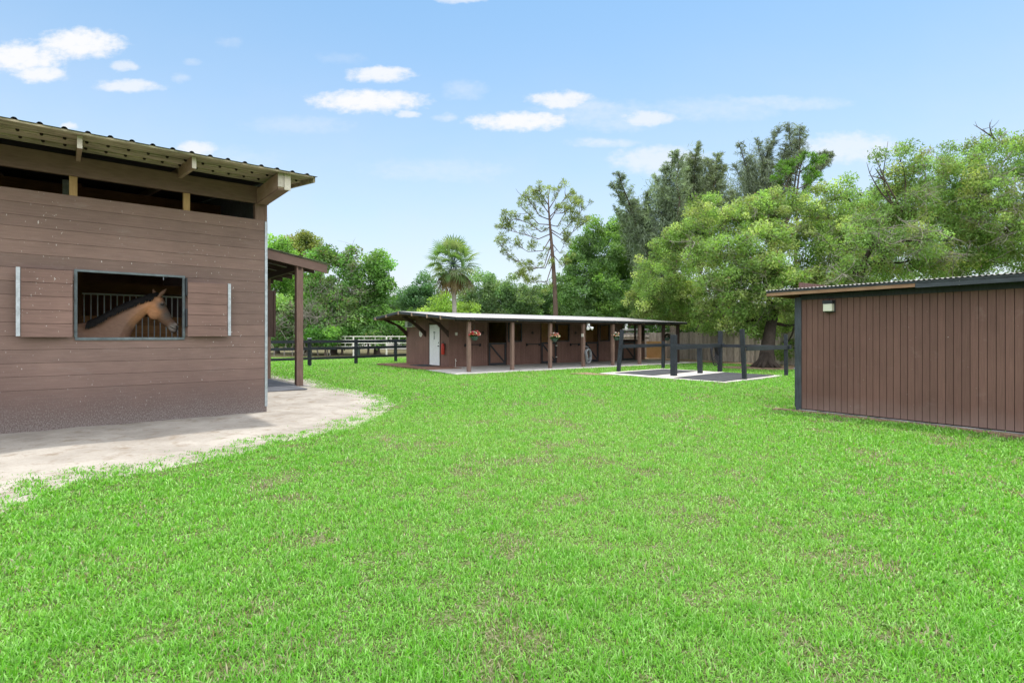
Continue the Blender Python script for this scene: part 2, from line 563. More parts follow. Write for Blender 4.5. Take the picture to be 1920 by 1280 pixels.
stretch = wv('MULTIPLY', dirv, (1.0, 1.7, 1.0)).outputs[0]
wn = wnoise(stretch, 0.022, 6)
warp = wv('MULTIPLY', wv('SUBTRACT', wn.outputs['Color'], (0.5, 0.5, 0.5)).outputs[0], (34, 20, 0)).outputs[0]
wvec = wv('ADD', dirv, warp).outputs[0]
edge = wm('MULTIPLY', wm('SUBTRACT', wnoise(stretch, 0.05, 7, 0.6).outputs['Fac'], 0.5), 1.5)
CLOUDS = [  # px, py, half width, half height, opacity
    (40, 108, 95, 34, 1.0), (150, 82, 95, 34, 1.0), (75, 138, 60, 20, 0.95), (240, 161, 72, 14, 0.75), (232, 124, 30, 11, 0.6),
    (362, 117, 22, 9, 0.3), (340, 148, 22, 9, 0.35), (712, 139, 68, 17, 0.9), (690, 189, 122, 25, 1.0), (766, 214, 24, 9, 0.7),
    (836, 220, 30, 9, 0.5), (975, 228, 112, 21, 0.98), (1052, 186, 70, 19, 0.9), (1110, 200, 80, 18, 0.45), (1215, 222, 60, 18, 0.7), (1170, 225, 90, 28, 0.35),
    (1130, 268, 80, 11, 0.55), (368, 279, 42, 14, 0.8), (870, 168, 50, 22, 0.3), (1440, 190, 110, 12, 0.4), (1380, 205, 60, 18, 0.3),
    (1590, 278, 110, 34, 0.6), (1240, 300, 110, 30, 0.6), (1340, 205, 160, 26, 0.3), (1120, 215, 150, 34, 0.35), (560, 235, 120, 22, 0.25), (640, 110, 60, 14, 0.15), (1500, 195, 120, 14, 0.35), (820, 320, 160, 26, 0.25), (420, 300, 120, 30, 0.2), (132, 237, 22, 8, 0.7), (860, -2, 60, 10, 0.6), (430, 80, 30, 14, 0.2)]
acc = None
for (px, py, rx, ry, op) in CLOUDS:
    d = wv('SUBTRACT', wvec, (px - CX, HZ - py, 0)).outputs[0]
    d = wv('MULTIPLY', d, (1.0 / rx, 1.0 / ry, 0)).outputs[0]
    q = wv('DOT_PRODUCT', d, d).outputs['Value']
    val = wm('SUBTRACT', wm('ADD', 1.0, edge), q)
    mr = nt.nodes.new('ShaderNodeMapRange'); mr.interpolation_type = 'SMOOTHSTEP'
    mr.inputs[1].default_value = -0.12; mr.inputs[2].default_value = 0.95 if op > 0.55 else 1.45; mr.inputs[3].default_value = 0; mr.inputs[4].default_value = op
    nt.links.new(val, mr.inputs[0])
    acc = mr.outputs[0] if acc is None else wm('MAXIMUM', acc, mr.outputs[0])
front = wm('GREATER_THAN', sx.outputs[1], 0.05)
acc = wm('MULTIPLY', acc, front)
# thin high veil, thicker low down
veil_n = wnoise(stretch, 0.0035, 5, 0.6)
el = wm('SUBTRACT', 1.0, wm('DIVIDE', sx.outputs[2], 0.55), None, True)
veil = wm('MULTIPLY', wm('POWER', el, 1.35), wm('ADD', 0.55, wm('MULTIPLY', veil_n.outputs['Fac'], 0.75)), None, True)
VEIL = 0.95
CLOUD_L = (4.75, 4.8, 4.9)       # divided by SKY_STRENGTH scale below
mixv = nt.nodes.new('ShaderNodeMix'); mixv.data_type = 'RGBA'
nt.links.new(wm('MULTIPLY', veil, VEIL), mixv.inputs[0])
SKYGAIN = 1.0
gain = nt.nodes.new('ShaderNodeMix'); gain.data_type = 'RGBA'; gain.blend_type = 'MULTIPLY'
gain.inputs[0].default_value = 1.0
nt.links.new(sky.outputs[0], gain.inputs[6])
gain.inputs[7].default_value = (SKYGAIN * 1.0, SKYGAIN * 1.15, SKYGAIN * 1.05, 1)
nt.links.new(gain.outputs[2], mixv.inputs[6])
mixv.inputs[7].default_value = (4.20, 4.05, 4.40, 1)
mixc = nt.nodes.new('ShaderNodeMix'); mixc.data_type = 'RGBA'
nt.links.new(acc, mixc.inputs[0])
nt.links.new(mixv.outputs[2], mixc.inputs[6])
mixc.inputs[7].default_value = (*CLOUD_L, 1)
# unseen bright cloud added as fill light, overhead and behind the viewer
cn = wnoise(tc.outputs['Generated'], 2.2, 6, 0.55)
cmr = nt.nodes.new('ShaderNodeMapRange'); cmr.interpolation_type = 'SMOOTHSTEP'
cmr.inputs[1].default_value = 0.36; cmr.inputs[2].default_value = 0.56
nt.links.new(cn.outputs['Fac'], cmr.inputs[0])
hi_ = nt.nodes.new('ShaderNodeMapRange'); hi_.inputs[1].default_value = 0.58; hi_.inputs[2].default_value = 0.72
nt.links.new(sx.outputs[2], hi_.inputs[0])
bk_ = nt.nodes.new('ShaderNodeMapRange'); bk_.inputs[1].default_value = 0.25; bk_.inputs[2].default_value = -0.15
nt.links.new(sx.outputs[1], bk_.inputs[0])
up_ = nt.nodes.new('ShaderNodeMapRange'); up_.inputs[1].default_value = 0.02; up_.inputs[2].default_value = 0.12
nt.links.new(sx.outputs[2], up_.inputs[0])
ov = wm('MULTIPLY', wm('MULTIPLY', cmr.outputs[0], wm('MAXIMUM', hi_.outputs[0], bk_.outputs[0])), up_.outputs[0])
mixo = nt.nodes.new('ShaderNodeMix'); mixo.data_type = 'RGBA'
nt.links.new(ov, mixo.inputs[0]); nt.links.new(mixc.outputs[2], mixo.inputs[6])
mixo.inputs[7].default_value = (15.0, 15.0, 15.2, 1)
nt.links.new(mixo.outputs[2], bg.inputs[0])
nt.links.new(bg.outputs[0], wo.inputs[0])

sun = bpy.data.lights.new('sun', 'SUN')
sun.energy = 2.6
sun.angle = R(2.0)
sun.color = (1.0, 0.95, 0.87)
suno = bpy.data.objects.new('sun', sun)
COL.objects.link(suno)
sd = Vector((math.sin(R(SUN_AZ)) * math.cos(R(SUN_EL)), math.cos(R(SUN_AZ)) * math.cos(R(SUN_EL)), math.sin(R(SUN_EL))))
suno.rotation_euler = (-sd).to_track_quat('-Z', 'Y').to_euler()
suno.location = sd * 60
scene.view_settings.view_transform = 'Standard'
scene.view_settings.look = 'None'
scene.view_settings.exposure = 0.45
scene.view_settings.gamma = 1.0
scene.cycles.max_bounces = 12
scene.cycles.diffuse_bounces = 6
scene.cycles.transmission_bounces = 8
scene.cycles.transparent_max_bounces = 8

# ------------------------------------------------------------------ frames of the two long buildings
BD1 = Vector((0.768, 0.640)); BD2 = Vector((-0.640, 0.768))
BC = Vector((-4.664, 10.14))
BROT = math.atan2(0.640, 0.768)
SD1 = Vector((0.8118, 0.584)); SD2 = Vector((-0.584, 0.8118))
SC = Vector((-2.89, 24.5))
SROT = math.atan2(0.584, 0.8118)


def bw(u, v): p = BC + BD1 * u + BD2 * v; return (p.x, p.y)
def sw(u, v): p = SC + SD1 * u + SD2 * v; return (p.x, p.y)


def corr_sheet(prof, u0, u1, pitch, amp, kind='wave', skew=None):
    """a roof sheet whose corrugation runs down the profile [(v, z), ...]; skew gives u-offset of the far end per v"""
    us = []
    hs = []
    if kind == 'wave':
        n = int((u1 - u0) / pitch * 6)
        for i in range(n + 1):
            u = u0 + (u1 - u0) * i / n
            us.append(u); hs.append(amp * math.sin(2 * math.pi * (u - u0) / pitch))
    else:
        m = int((u1 - u0) / pitch)
        for i in range(m + 1):
            c = u0 + i * pitch
            for du, hh in ((-0.036, 0), (-0.027, .55), (-0.012, .97), (0.012, .97), (0.027, .55), (0.036, 0)):
                if u0 <= c + du <= u1: us.append(c + du); hs.append(amp * hh)
        us.append(u1); hs.append(0)
    mb = MB()
    vs = []
    for (v, z) in prof:
        for u, hh in zip(us, hs):
            f = 0 if skew is None else skew(v) * (u - u0) / (u1 - u0)
            vs.append((u + f, v, z + hh))
    n = len(us)
    fs = [(r * n + i, r * n + i + 1, (r + 1) * n + i + 1, (r + 1) * n + i) for r in range(len(prof) - 1) for i in range(n - 1)]
    mb.add(vs, fs)
    return mb


def cut_spans(a0, a1, holes):
    spans = [(a0, a1)]
    for h0, h1 in holes:
        out = []
        for s0, s1 in spans:
            if h1 <= s0 or h0 >= s1: out.append((s0, s1)); continue
            if h0 > s0: out.append((s0, h0))
            if h1 < s1: out.append((h1, s1))
        spans = out
    return [(a, b) for a, b in spans if b - a > 0.004]


def h_boards(mb, u0, u1, lines, v0, v1, holes, gap=0.0035, axis='u'):
    for z0, z1 in zip(lines[:-1], lines[1:]):
        cuts = sorted({z0, z1} | {z for h in holes for z in (h[2], h[3]) if z0 < z < z1})
        for a, b in zip(cuts[:-1], cuts[1:]):
            hs = [(h[0], h[1]) for h in holes if h[2] < (a + b) / 2 < h[3]]
            off = random.uniform(-0.0025, 0.0025)
            for s0, s1 in cut_spans(u0, u1, hs):
                if axis == 'u': mb.box(s0, s1, v0 + off, v1, a + (gap if a == z0 else 0), b)
                else: mb.box(v0, v1 + off, s0, s1, a + (gap if a == z0 else 0), b)


def v_boards(mb, u0, u1, pitch, z0, z1, v0, v1, holes, groove=0.009, axis='u', ztop=None):
    n = int(math.ceil((u1 - u0) / pitch - 1e-6))
    for i in range(n):
        a, b = u0 + i * pitch, min(u0 + (i + 1) * pitch, u1)
        cuts = sorted({a, b} | {q for h in holes for q in (h[0], h[1]) if a < q < b})
        for c, d in zip(cuts[:-1], cuts[1:]):
            hs = [(h[2], h[3]) for h in holes if h[0] < (c + d) / 2 < h[1]]
            zt = z1 if ztop is None else ztop((c + d) / 2)
            for s0, s1 in cut_spans(z0, zt, hs):
                e = d - (groove if d == b else 0)
                if axis == 'u': mb.box(c, e, v0, v1, s0, s1)
                else: mb.box(v0, v1, c, e, s0, s1)


# ================================================================== BARN
barn = thing('horse_barn', 'large brown board barn with open shutters and a mossy overhanging roof, horse at its window', 'barn', (BC.x, BC.y, 0), BROT)
WIN = (-2.79, -1.378, 1.43, 2.46)
WIN2 = (-6.6, -5.2, 1.43, 2.46)
lines = [-0.05, 0.637, 0.842, 1.042, 1.246, 1.45, 1.654, 1.858, 2.062, 2.266, 2.47, 2.674, 2.878, 3.082, 3.25, 3.44, 3.64]
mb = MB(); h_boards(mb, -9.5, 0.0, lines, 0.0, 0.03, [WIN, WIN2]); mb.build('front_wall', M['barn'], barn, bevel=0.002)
mb = MB()
for s0, s1, z0, z1 in ((-9.5, WIN2[0], 0, 3.6), (WIN2[1], WIN[0], 0, 3.6), (WIN[1], -0.02, 0, 3.6), (WIN[0], WIN[1], 0, 1.42), (WIN[0], WIN[1], 2.47, 3.6), (WIN2[0], WIN2[1], 0, 1.42), (WIN2[0], WIN2[1], 2.47, 3.6)):
    mb.box(s0, s1, 0.0285, 0.05, z0, z1)
mb.build('wall_backing', M['groove'], barn)
# side wall with its own stall window
SWIN = (1.80, 3.2, 1.43, 2.46)
mb = MB()
h_boards(mb, 0.03, 14.0, lines, -0.033, -0.003, [SWIN], axis='v')
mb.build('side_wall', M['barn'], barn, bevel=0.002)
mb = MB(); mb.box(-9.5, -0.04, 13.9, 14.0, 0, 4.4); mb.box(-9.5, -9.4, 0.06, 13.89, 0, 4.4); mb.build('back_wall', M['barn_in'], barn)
# corner trim of galvanised angle
mb = MB(); mb.box(-0.036, 0.012, -0.016, -0.004, 0.12, 3.62); mb.box(0.0, 0.012, -0.004, 0.085, 0.12, 3.72); mb.build('corner_trim', M['steel'], barn, bevel=0.002)
# window frame
for (a, b, c, d) in (WIN,):
    fr = MB()
    fr.box(a - 0.04, b + 0.04, -0.026, 0.06, d, d + 0.035)
    fr.box(a - 0.03, b + 0.03, -0.03, 0.07, c - 0.045, c)
    fr.box(a - 0.04, a, -0.022, 0.06, c, d)
    fr.box(b, b + 0.04, -0.022, 0.06, c, d)
    fr.build('window_frame', M['frame_steel'], barn, bevel=0.003)


def shutter(u0, u1, edge, z0=1.43, z1=2.45):
    m = MB()
    zs = [z0 + (z1 - z0) * i / 5 for i in range(6)]
    h_boards(m, u0, u1, zs, -0.160, -0.130, [], gap=0.005)
    m.box(u0 + 0.01, u1 - 0.01, -0.1305, -0.10, z0 + 0.01, z1 - 0.01)
    s = m.build('shutter', M['shutter'], barn, bevel=0.003)
    m = MB()
    e0, e1 = (u0 - 0.048, u0 - 0.002) if edge < 0 else (u1 + 0.002, u1 + 0.048)
    m.box(e0, e1, -0.178, -0.10, z0 - 0.0 + 0.02, z1 + 0.01)
    for q in range(7):
        m.tube([((e0 + e1) / 2, -0.1785, z0 + 0.1 + q * 0.14), ((e0 + e1) / 2, -0.180, z0 + 0.1 + q * 0.14)], 0.006, 6)
    m.build('edge_strip', M['steel_pale'], s, bevel=0.004)
    return s


shutter(-3.44, -2.85, -1)
shutter(-1.32, -0.70, 1, 1.44, 2.38)
mb = MB()
for zz_ in (1.62, 2.15):
    mb = MB(); mb.box(-1.345, -1.325, -0.165, -0.03, zz_, zz_ + 0.3); mb.build('hinge', M['black'], barn)
# side shutter swung straight out
mb = MB(); mb.box(0.02, 0.66, 1.76, 1.80, 1.43, 2.46); mb.box(0.62, 0.665, 1.745, 1.815, 1.43, 2.47); mb.build('shutter', M['brown_dark'], barn, bevel=0.003)
# header beam and clerestory posts
mb = MB(); mb.box(-9.5, 0.03, -0.035, 0.05, 3.945, 4.25); mb.build('header_beam', M['brown_beam'], barn, bevel=0.004)
for s in (1.31, 2.84, 4.37, 5.9, 7.4):
    mb = MB(); mb.box(-s - 0.05, -s + 0.05, 0.01, 0.10, 3.641, 3.944); mb.build('clerestory_post', M['tan_wood'], barn, bevel=0.004)
mb = MB(); mb.box(-0.20, -0.01, 0.005, 0.16, 3.641, 3.944); mb.box(-0.03, 0.01, 0.0, 0.10, 3.60, 3.944); mb.build('corner_post', M['brown_post'], barn, bevel=0.004)
# roof: low-pitched, ridge well back
SL = 0.135
zr = lambda v: 4.21 + SL * (v + 1.5) if v < 7 else 4.21 + SL * 8.5 - SL * (v - 7)
corr_sheet([(-1.53, zr(-1.53)), (7, zr(7)), (14.8, zr(14.8))], -9.8, 0.42, 0.245, 0.027, 'rib').build('roof', M['roof_dark'], barn, thick=0.003)
mb = MB()
hole = MB()
for gI, v0 in enumerate((-1.5, -0.93, -0.38)):
    drop = 0.004 + 0.016 * gI
    for i in range(4):
        v = v0 + i * 0.138
        if v > -0.02: continue
        dz = random.uniform(-0.003, 0.003)
        mb.add([(u, vv, zr(vv) - t + dz) for t in (0.026 + drop, 0.003) for vv in (v, v + 0.130) for u in (-9.7, 0.36)],
               [(0, 2, 3, 1), (4, 5, 7, 6), (0, 1, 5, 4), (2, 6, 7, 3), (0, 4, 6, 2), (1, 3, 7, 5)])
    if gI:
        q = -9.8 + 0.245
        while q < 0.3:
            hole.tube([(q, v0 - 0.012, zr(v0) - 0.024 - drop), (q, v0 - 0.002, zr(v0) - 0.024 - drop)], 0.022, 8); q += 0.245
mb.build('sheathing_boards', M['moss'], barn)
tag(hole.build('rib_gaps', M['groove'], barn), kind='stuff')
mb = MB()
for i in range(40):
    v = 0.18 + i * 0.17
    mb.add([(u, vv, zr(vv) - t) for t in (0.05, 0.004) for vv in (v, v + 0.16) for u in (-9.7, 0.36)],
           [(0, 2, 3, 1), (4, 5, 7, 6), (0, 1, 5, 4), (2, 6, 7, 3), (0, 4, 6, 2), (1, 3, 7, 5)])
mb.build('inner_sheathing', M['soffit_dark'], barn)
mb = MB()
gp_ = [(0.12, 3.645), (13.9, 3.645), (13.9, zr(13.9) - 0.06), (7, zr(7) - 0.06), (0.12, zr(0.12) - 0.07)]
mb.add([(-0.034, p, q) for p, q in gp_] + [(-0.008, p, q) for p, q in gp_], [(0, 1, 2, 3, 4), (9, 8, 7, 6, 5)] + [(i + 5, (i + 1) % 5 + 5, (i + 1) % 5, i) for i in range(5)])
mb.build('gable_sheet', M['steel'], barn)


def rafter(u, w, v0, v1, depth):
    m = MB()
    a = [(v0, zr(v0) - 0.03), (v1, zr(v1) - 0.03), (v1, zr(v1) - 0.03 - depth), (-0.05, zr(-0.05) - 0.03 - depth), (v0, zr(v0) - 0.03 - depth * 0.86)]
    n = len(a)
    vs = [(u - w / 2, p, q) for p, q in a] + [(u + w / 2, p, q) for p, q in a]
    fs = [tuple(range(n)), tuple(range(2 * n - 1, n - 1, -1))] + [(i + n, (i + 1) % n + n, (i + 1) % n, i) for i in range(n)]
    m.add(vs, fs)
    r = m.build('rafter', M['pale_wood'], barn, bevel=0.003)
    e = MB(); e.box(u - w / 2 - 0.001, u + w / 2 + 0.001, v0 - 0.005, v0 - 0.001, zr(v0) - 0.03 - depth * 0.86, zr(v0) - 0.035)
    e.build('end_face', M['end_grain'], r)
    return r


for s in (1.415, 2.78, 4.1, 5.45, 6.8, 8.15):
    rafter(-s, 0.055, -1.36, 6.9, 0.205)
mb = MB(); mb.box(-0.185, 0.0, -1.355, -0.037, 3.945, 4.205); eb = mb.build('eave_beam', M['pale_wood'], barn, bevel=0.004)
mb = MB(); mb.box(-0.19, -0.095, -1.372, -1.357, 3.965, 4.20); mb.box(-0.09, 0.012, -1.385, -1.357, 3.925, 4.215); mb.build('end_face', M['end_grain'], eb, bevel=0.003)
mb = MB(); mb.box(-0.18, -0.005, -1.34, -0.04, 3.925, 3.943); mb.build('under_board', M['brown_post'], eb)
# rake board at the right end
mb = MB()
a = [(-1.46, zr(-1.46) - 0.004), (7, zr(7) - 0.004), (7, zr(7) - 0.13), (-1.46, zr(-1.46) - 0.10)]
mb.add([(0.365, p, q) for p, q in a] + [(0.40, p, q) for p, q in a], [(0, 1, 2, 3), (7, 6, 5, 4)] + [(i + 4, (i + 1) % 4 + 4, (i + 1) % 4, i) for i in range(4)])
mb.build('rake_board', M['moss'], barn)
# lean-to awning on the right-hand side
AZ = lambda u: 4.12 - 0.17 * u
corr = MB()
prof = []
mb = MB()
nn = 160
vs = []
for j, u in enumerate((0.02, 1.6, 3.2)):
    for i in range(nn + 1):
        v = 5.02 + (14 - 5.02) * i / nn
        vs.append((u, v, AZ(u) + 0.02 + 0.010 * math.sin(v * 2 * math.pi / 0.2)))
mb.add(vs, [(r * (nn + 1) + i, r * (nn + 1) + i + 1, (r + 1) * (nn + 1) + i + 1, (r + 1) * (nn + 1) + i) for r in range(2) for i in range(nn)])
mb.build('awning_sheet', M['roof'], barn, thick=0.003)
for i in range(9):
    v = 5.08 + i * 1.08
    mb = MB()
    d = 0.25 if i == 0 else 0.16
    a = [(0.03, AZ(0.03) - 0.012), (3.08, AZ(3.08) - 0.012), (3.08, AZ(3.08) - 0.012 - d), (0.03, AZ(0.03) - 0.012 - d)]
    mb.add([(p, v, q) for p, q in a] + [(p, v + 0.045, q) for p, q in a], [(3, 2, 1, 0), (4, 5, 6, 7)] + [(i2, (i2 + 1) % 4, (i2 + 1) % 4 + 4, i2 + 4) for i2 in range(4)])
    mb.build('awning_fascia' if i == 0 else 'awning_rafter', M['brown_beam'] if i == 0 else M['brown_dark'], barn, bevel=0.003)
for v in (5.15, 8.4, 11.6):
    mb = MB(); mb.box(2.21, 2.40, v, v + 0.19, 0.0, AZ(2.3) - 0.17); mb.build('awning_post', M['brown_post'], barn, bevel=0.006)
mb = MB(); mb.bar((2.30, 5.14, AZ(2.3) - 0.26), (2.30, 14, AZ(2.3) - 0.26), 0.09, 0.17); mb.build('awning_beam', M['brown_dark'], barn)
# stall interior seen through the window
for v, u0, u1 in ((3.6, -6.0, -0.3),):
    mb = MB()
    q = u0
    while q < u1:
        mb.tube([(q, v, 1.15), (q, v, 2.34)], 0.011, 6); q += 0.112
    mb.bar((u0, v, 2.345), (u1, v, 2.345), 0.035, 0.035); mb.bar((u0, v, 1.15), (u1, v, 1.15), 0.035, 0.035)
    mb.build('stall_bars', M['white'], barn)
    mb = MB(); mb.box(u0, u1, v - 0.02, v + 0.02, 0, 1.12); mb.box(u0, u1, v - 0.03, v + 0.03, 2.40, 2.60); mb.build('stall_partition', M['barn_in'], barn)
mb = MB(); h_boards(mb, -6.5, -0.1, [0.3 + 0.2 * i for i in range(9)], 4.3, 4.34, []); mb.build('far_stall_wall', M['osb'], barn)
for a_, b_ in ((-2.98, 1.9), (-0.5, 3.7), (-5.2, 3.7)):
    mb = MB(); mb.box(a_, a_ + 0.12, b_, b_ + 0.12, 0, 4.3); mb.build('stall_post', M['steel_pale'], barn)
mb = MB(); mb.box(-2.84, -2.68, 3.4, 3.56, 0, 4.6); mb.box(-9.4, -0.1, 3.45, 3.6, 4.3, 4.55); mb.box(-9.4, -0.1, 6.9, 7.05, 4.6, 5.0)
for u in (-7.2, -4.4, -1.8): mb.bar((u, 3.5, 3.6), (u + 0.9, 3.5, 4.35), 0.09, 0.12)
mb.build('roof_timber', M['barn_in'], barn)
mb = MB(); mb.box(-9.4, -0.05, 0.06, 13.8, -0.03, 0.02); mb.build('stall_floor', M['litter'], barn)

# ================================================================== HORSE
HV = 0.50


def hp(x, y):
    """photo position -> (u, z) in the barn frame on the horse's own upright plane"""
    r = (x - CX) / F
    c = BC + BD2 * HV
    s = (c.y * r - c.x) / (BD1.x - BD1.y * r)
    Y = c.y + BD1.y * s
    return s, CH + (HZ - y) / F * Y


horse = thing('horse', 'bay horse with black mane standing in the barn looking right through the open window', 'horse', (*bw(-3.3, HV), 0.02), BROT)
HO = Vector((-3.3, HV, 0.02))


def hring(top, bot, w, n=20, sq=2.3, topw=1.0, botw=1.0):
    t, b = Vector((top[0], 0, top[1])), Vector((bot[0], 0, bot[1]))
    c = (t + b) / 2; ax = (t - b) / 2
    out = []
    for k in range(n):
        a = 2 * math.pi * k / n
        ca, sa = math.cos(a), math.sin(a)
        ca2 = math.copysign(abs(ca) ** (2 / sq), ca); sa2 = math.copysign(abs(sa) ** (2 / sq), sa)
        ww = w * (1 + (topw - 1) * max(ca, 0) + (botw - 1) * max(-ca, 0))
        out.append(c + ax * ca2 + Vector((0, ww * sa2, 0)) + Vector((0, HV, 0)) - HO)
    return out


hb = MB()
head = [((289, 549), (274, 588), 0.070), ((297, 550.5), (279, 594), 0.092), ((304, 556), (286, 598), 0.108), ((309.5, 566), (293, 601), 0.106), ((314, 577), (300, 605), 0.086),
        ((319, 588), (307, 609.5), 0.067), ((324.5, 598), (313.5, 615), 0.058), ((329.5, 604), (318, 620.5), 0.060), ((333, 609), (322.5, 624.0), 0.055), ((333.8, 615), (326, 624.2), 0.042), ((332.6, 619), (329, 623), 0.022)]
hb.loft([hring(hp(*t), hp(*b), w_, topw=0.62, botw=0.8) for t, b, w_ in head])
neck = [((303, 556), (286, 590), 0.055), ((293, 550.5), (274, 590), 0.075), ((280, 553), (266, 598), 0.085), ((262, 559), (254, 610), 0.098), ((243, 566), (246, 626), 0.12), ((222, 575), (240, 650), 0.155), ((200, 588), (236, 690), 0.20), ((176, 600), (228, 735), 0.235)]
rings = [hring(hp(*t), hp(*b), w_, topw=0.45, botw=0.85) for t, b, w_ in neck]
body = [((-2.78, 1.655), (-2.42, 0.86), 0.255), ((-3.02, 1.62), (-2.80, 0.80), 0.285), ((-3.35, 1.55), (-3.25, 0.78), 0.31), ((-3.75, 1.53), (-3.7, 0.82), 0.315), ((-4.1, 1.58), (-4.05, 0.92), 0.29), ((-4.4, 1.55), (-4.3, 1.0), 0.25), ((-4.6, 1.42), (-4.52, 1.1), 0.15)]
rings += [hring(t, b, w_, topw=0.85) for t, b, w_ in body]
hb.loft(rings)
for (uu, vo, pts) in ((-2.62, 0.15, [(0, 1.05, .13), (0.04, .78, .085), (0.02, .52, .058), (0.02, .48, .062), (0, .25, .04), (0, .16, .05), (0.05, .08, .045), (0.07, .0, .062)]),
                      (-2.72, -0.15, [(0, 1.05, .13), (0.02, .78, .085), (0.0, .52, .058), (0.0, .48, .062), (-.01, .25, .04), (-.01, .16, .05), (0.04, .08, .045), (0.06, .0, .062)]),
                      (-4.25, 0.15, [(0, 1.2, .19), (0.10, .92, .13), (-.02, .68, .075), (-.10, .56, .058), (-.08, .30, .042), (-.07, .17, .052), (-.02, .08, .046), (0, .0, .062)]),
                      (-4.15, -0.15, [(0, 1.2, .19), (0.10, .92, .13), (-.02, .68, .075), (-.10, .56, .058), (-.08, .30, .042), (-.07, .17, .052), (-.02, .08, .046), (0, .0, .062)])):
    hb.tube([Vector((uu + a, HV + vo, b + 0.02)) - HO for a, b, c in pts], [c for a, b, c in pts], 10)
for (tip, b0, sgn) in (((312.5, 540.5), (299, 554), -1), ((287.5, 540.0), (291.5, 553), 1)):
    t = hp(*tip); b = hp(*b0)
    base = Vector((b[0], HV + sgn * 0.055, b[1])); tp = Vector((t[0], HV + sgn * 0.07, t[1]))
    hb.tube([(base + (tp - base) * q - HO) for q in (-0.25, 0.15, 0.45, 0.8, 1.0)], [0.03, 0.036, 0.034, 0.018, 0.004], 8)
# brow and jaw bulges
for sgn in (-1, 1):
    e = hp(303, 568); hb.ball(Vector((e[0], HV + sgn * 0.082, e[1])) - HO, 0.042, 0.03, 0.036)
    e = hp(289, 588); hb.ball(Vector((e[0], HV + sgn * 0.055, e[1])) - HO, 0.105, 0.045, 0.115)
    e = hp(330, 609); hb.ball(Vector((e[0], HV + sgn * 0.04, e[1])) - HO, 0.034, 0.026, 0.04)
me = bpy.data.meshes.new('raw'); me.from_pydata(hb.v, [], hb.f)
bm = bmesh.new(); bm.from_mesh(me); bmesh.ops.recalc_face_normals(bm, faces=bm.faces); bm.to_mesh(me); bm.free()
tmp = bpy.data.objects.new('raw', me); COL.objects.link(tmp)
md = tmp.modifiers.new('r', 'REMESH'); md.mode = 'VOXEL'; md.voxel_size = 0.0115
md = tmp.modifiers.new('s', 'SMOOTH'); md.iterations = 5; md.factor = 0.5
dg = bpy.context.evaluated_depsgraph_get()
hm = bpy.data.meshes.new_from_object(tmp.evaluated_get(dg))
bpy.data.objects.remove(tmp)
hm.name = 'body'
nv = len(hm.vertices)
co = np.empty(nv * 3, dtype=np.float32); hm.vertices.foreach_get('co', co); co = co.reshape(-1, 3)
uu = co[:, 0] + HO.x; zz_ = co[:, 2] + HO.z


def near(px, py, rad):
    p = hp(px, py)
    return np.clip(1 - np.hypot(uu - p[0], zz_ - p[1]) / rad, 0, 1)[:, None]


coat = np.tile(np.array([[0.145, 0.082, 0.054]]), (nv, 1))
def lay(c, m, k=1.0):
    global coat
    m = np.clip(m * k, 0, 1)
    coat = coat * (1 - m) + np.array([c]) * m
lay((0.34, 0.160, 0.072), near(283, 578, 0.26), 1.5)
lay((0.28, 0.140, 0.068), near(262, 598, 0.22), 1.1)
lay((0.35, 0.205, 0.115), near(258, 612, 0.10), 1.0)
lay((0.085, 0.070, 0.062), near(303, 573, 0.12), 1.4)
lay((0.11, 0.090, 0.080), near(313, 590, 0.13), 1.2)
lay((0.17, 0.145, 0.13), near(327, 614, 0.13), 1.8)
lay((0.26, 0.225, 0.20), near(321, 616, 0.07), 1.3)
lay((0.33, 0.17, 0.09), near(297, 562, 0.06), 1.0)
low = np.clip((0.75 - zz_) / 0.2, 0, 1)[:, None]
lay((0.02, 0.018, 0.017), low, 1.0)
a = hm.attributes.new('Col', 'FLOAT_COLOR', 'POINT')
c4 = np.ones((nv, 4), dtype=np.float32); c4[:, :3] = coat
a.data.foreach_set('color', c4.ravel())
hm.polygons.foreach_set('use_smooth', np.ones(len(hm.polygons), dtype=bool))
k = N('horse_coat')
at = k.n('ShaderNodeAttribute', attribute_name='Col')
nz = k.noise(k.coord((1, 1, 2.5)), 18.0, 4)
k.base(k.mix(1.0, at.outputs['Color'], k.ramp(nz, [(0.3, (0.88, 0.88, 0.88)), (0.7, (1.12, 1.12, 1.12))]), 'MULTIPLY'), 0.55, 0.22)
hm.materials.clear(); hm.materials.append(k.m)
ho = bpy.data.objects.new('body', hm); COL.objects.link(ho); ho.parent = horse
for sgn in (-1, 1):
    e = hp(302.5, 571); mb = MB(); mb.ball(Vector((e[0], HV + sgn * 0.1005, e[1])) - HO, 0.023, 0.017, 0.019); mb.build('eye', M['eye'], horse, smooth=True)
    e = hp(330.5, 612); mb = MB(); mb.ball(Vector((e[0], HV + sgn * 0.0625, e[1])) - HO, 0.011, 0.008, 0.017); mb.build('nostril', M['eye'], horse, smooth=True)
ml = [hp(333, 618), hp(328, 617), hp(322, 614.5), hp(317, 612)]
for sgn in (-1,):
    mb = MB(); mb.tube([Vector((p[0], HV + sgn * (0.036 + 0.009 * i), p[1])) - HO for i, p in enumerate(ml)], [0.004, 0.007, 0.007, 0.003], 6); mb.build('mouth', M['eye'], horse, smooth=True)
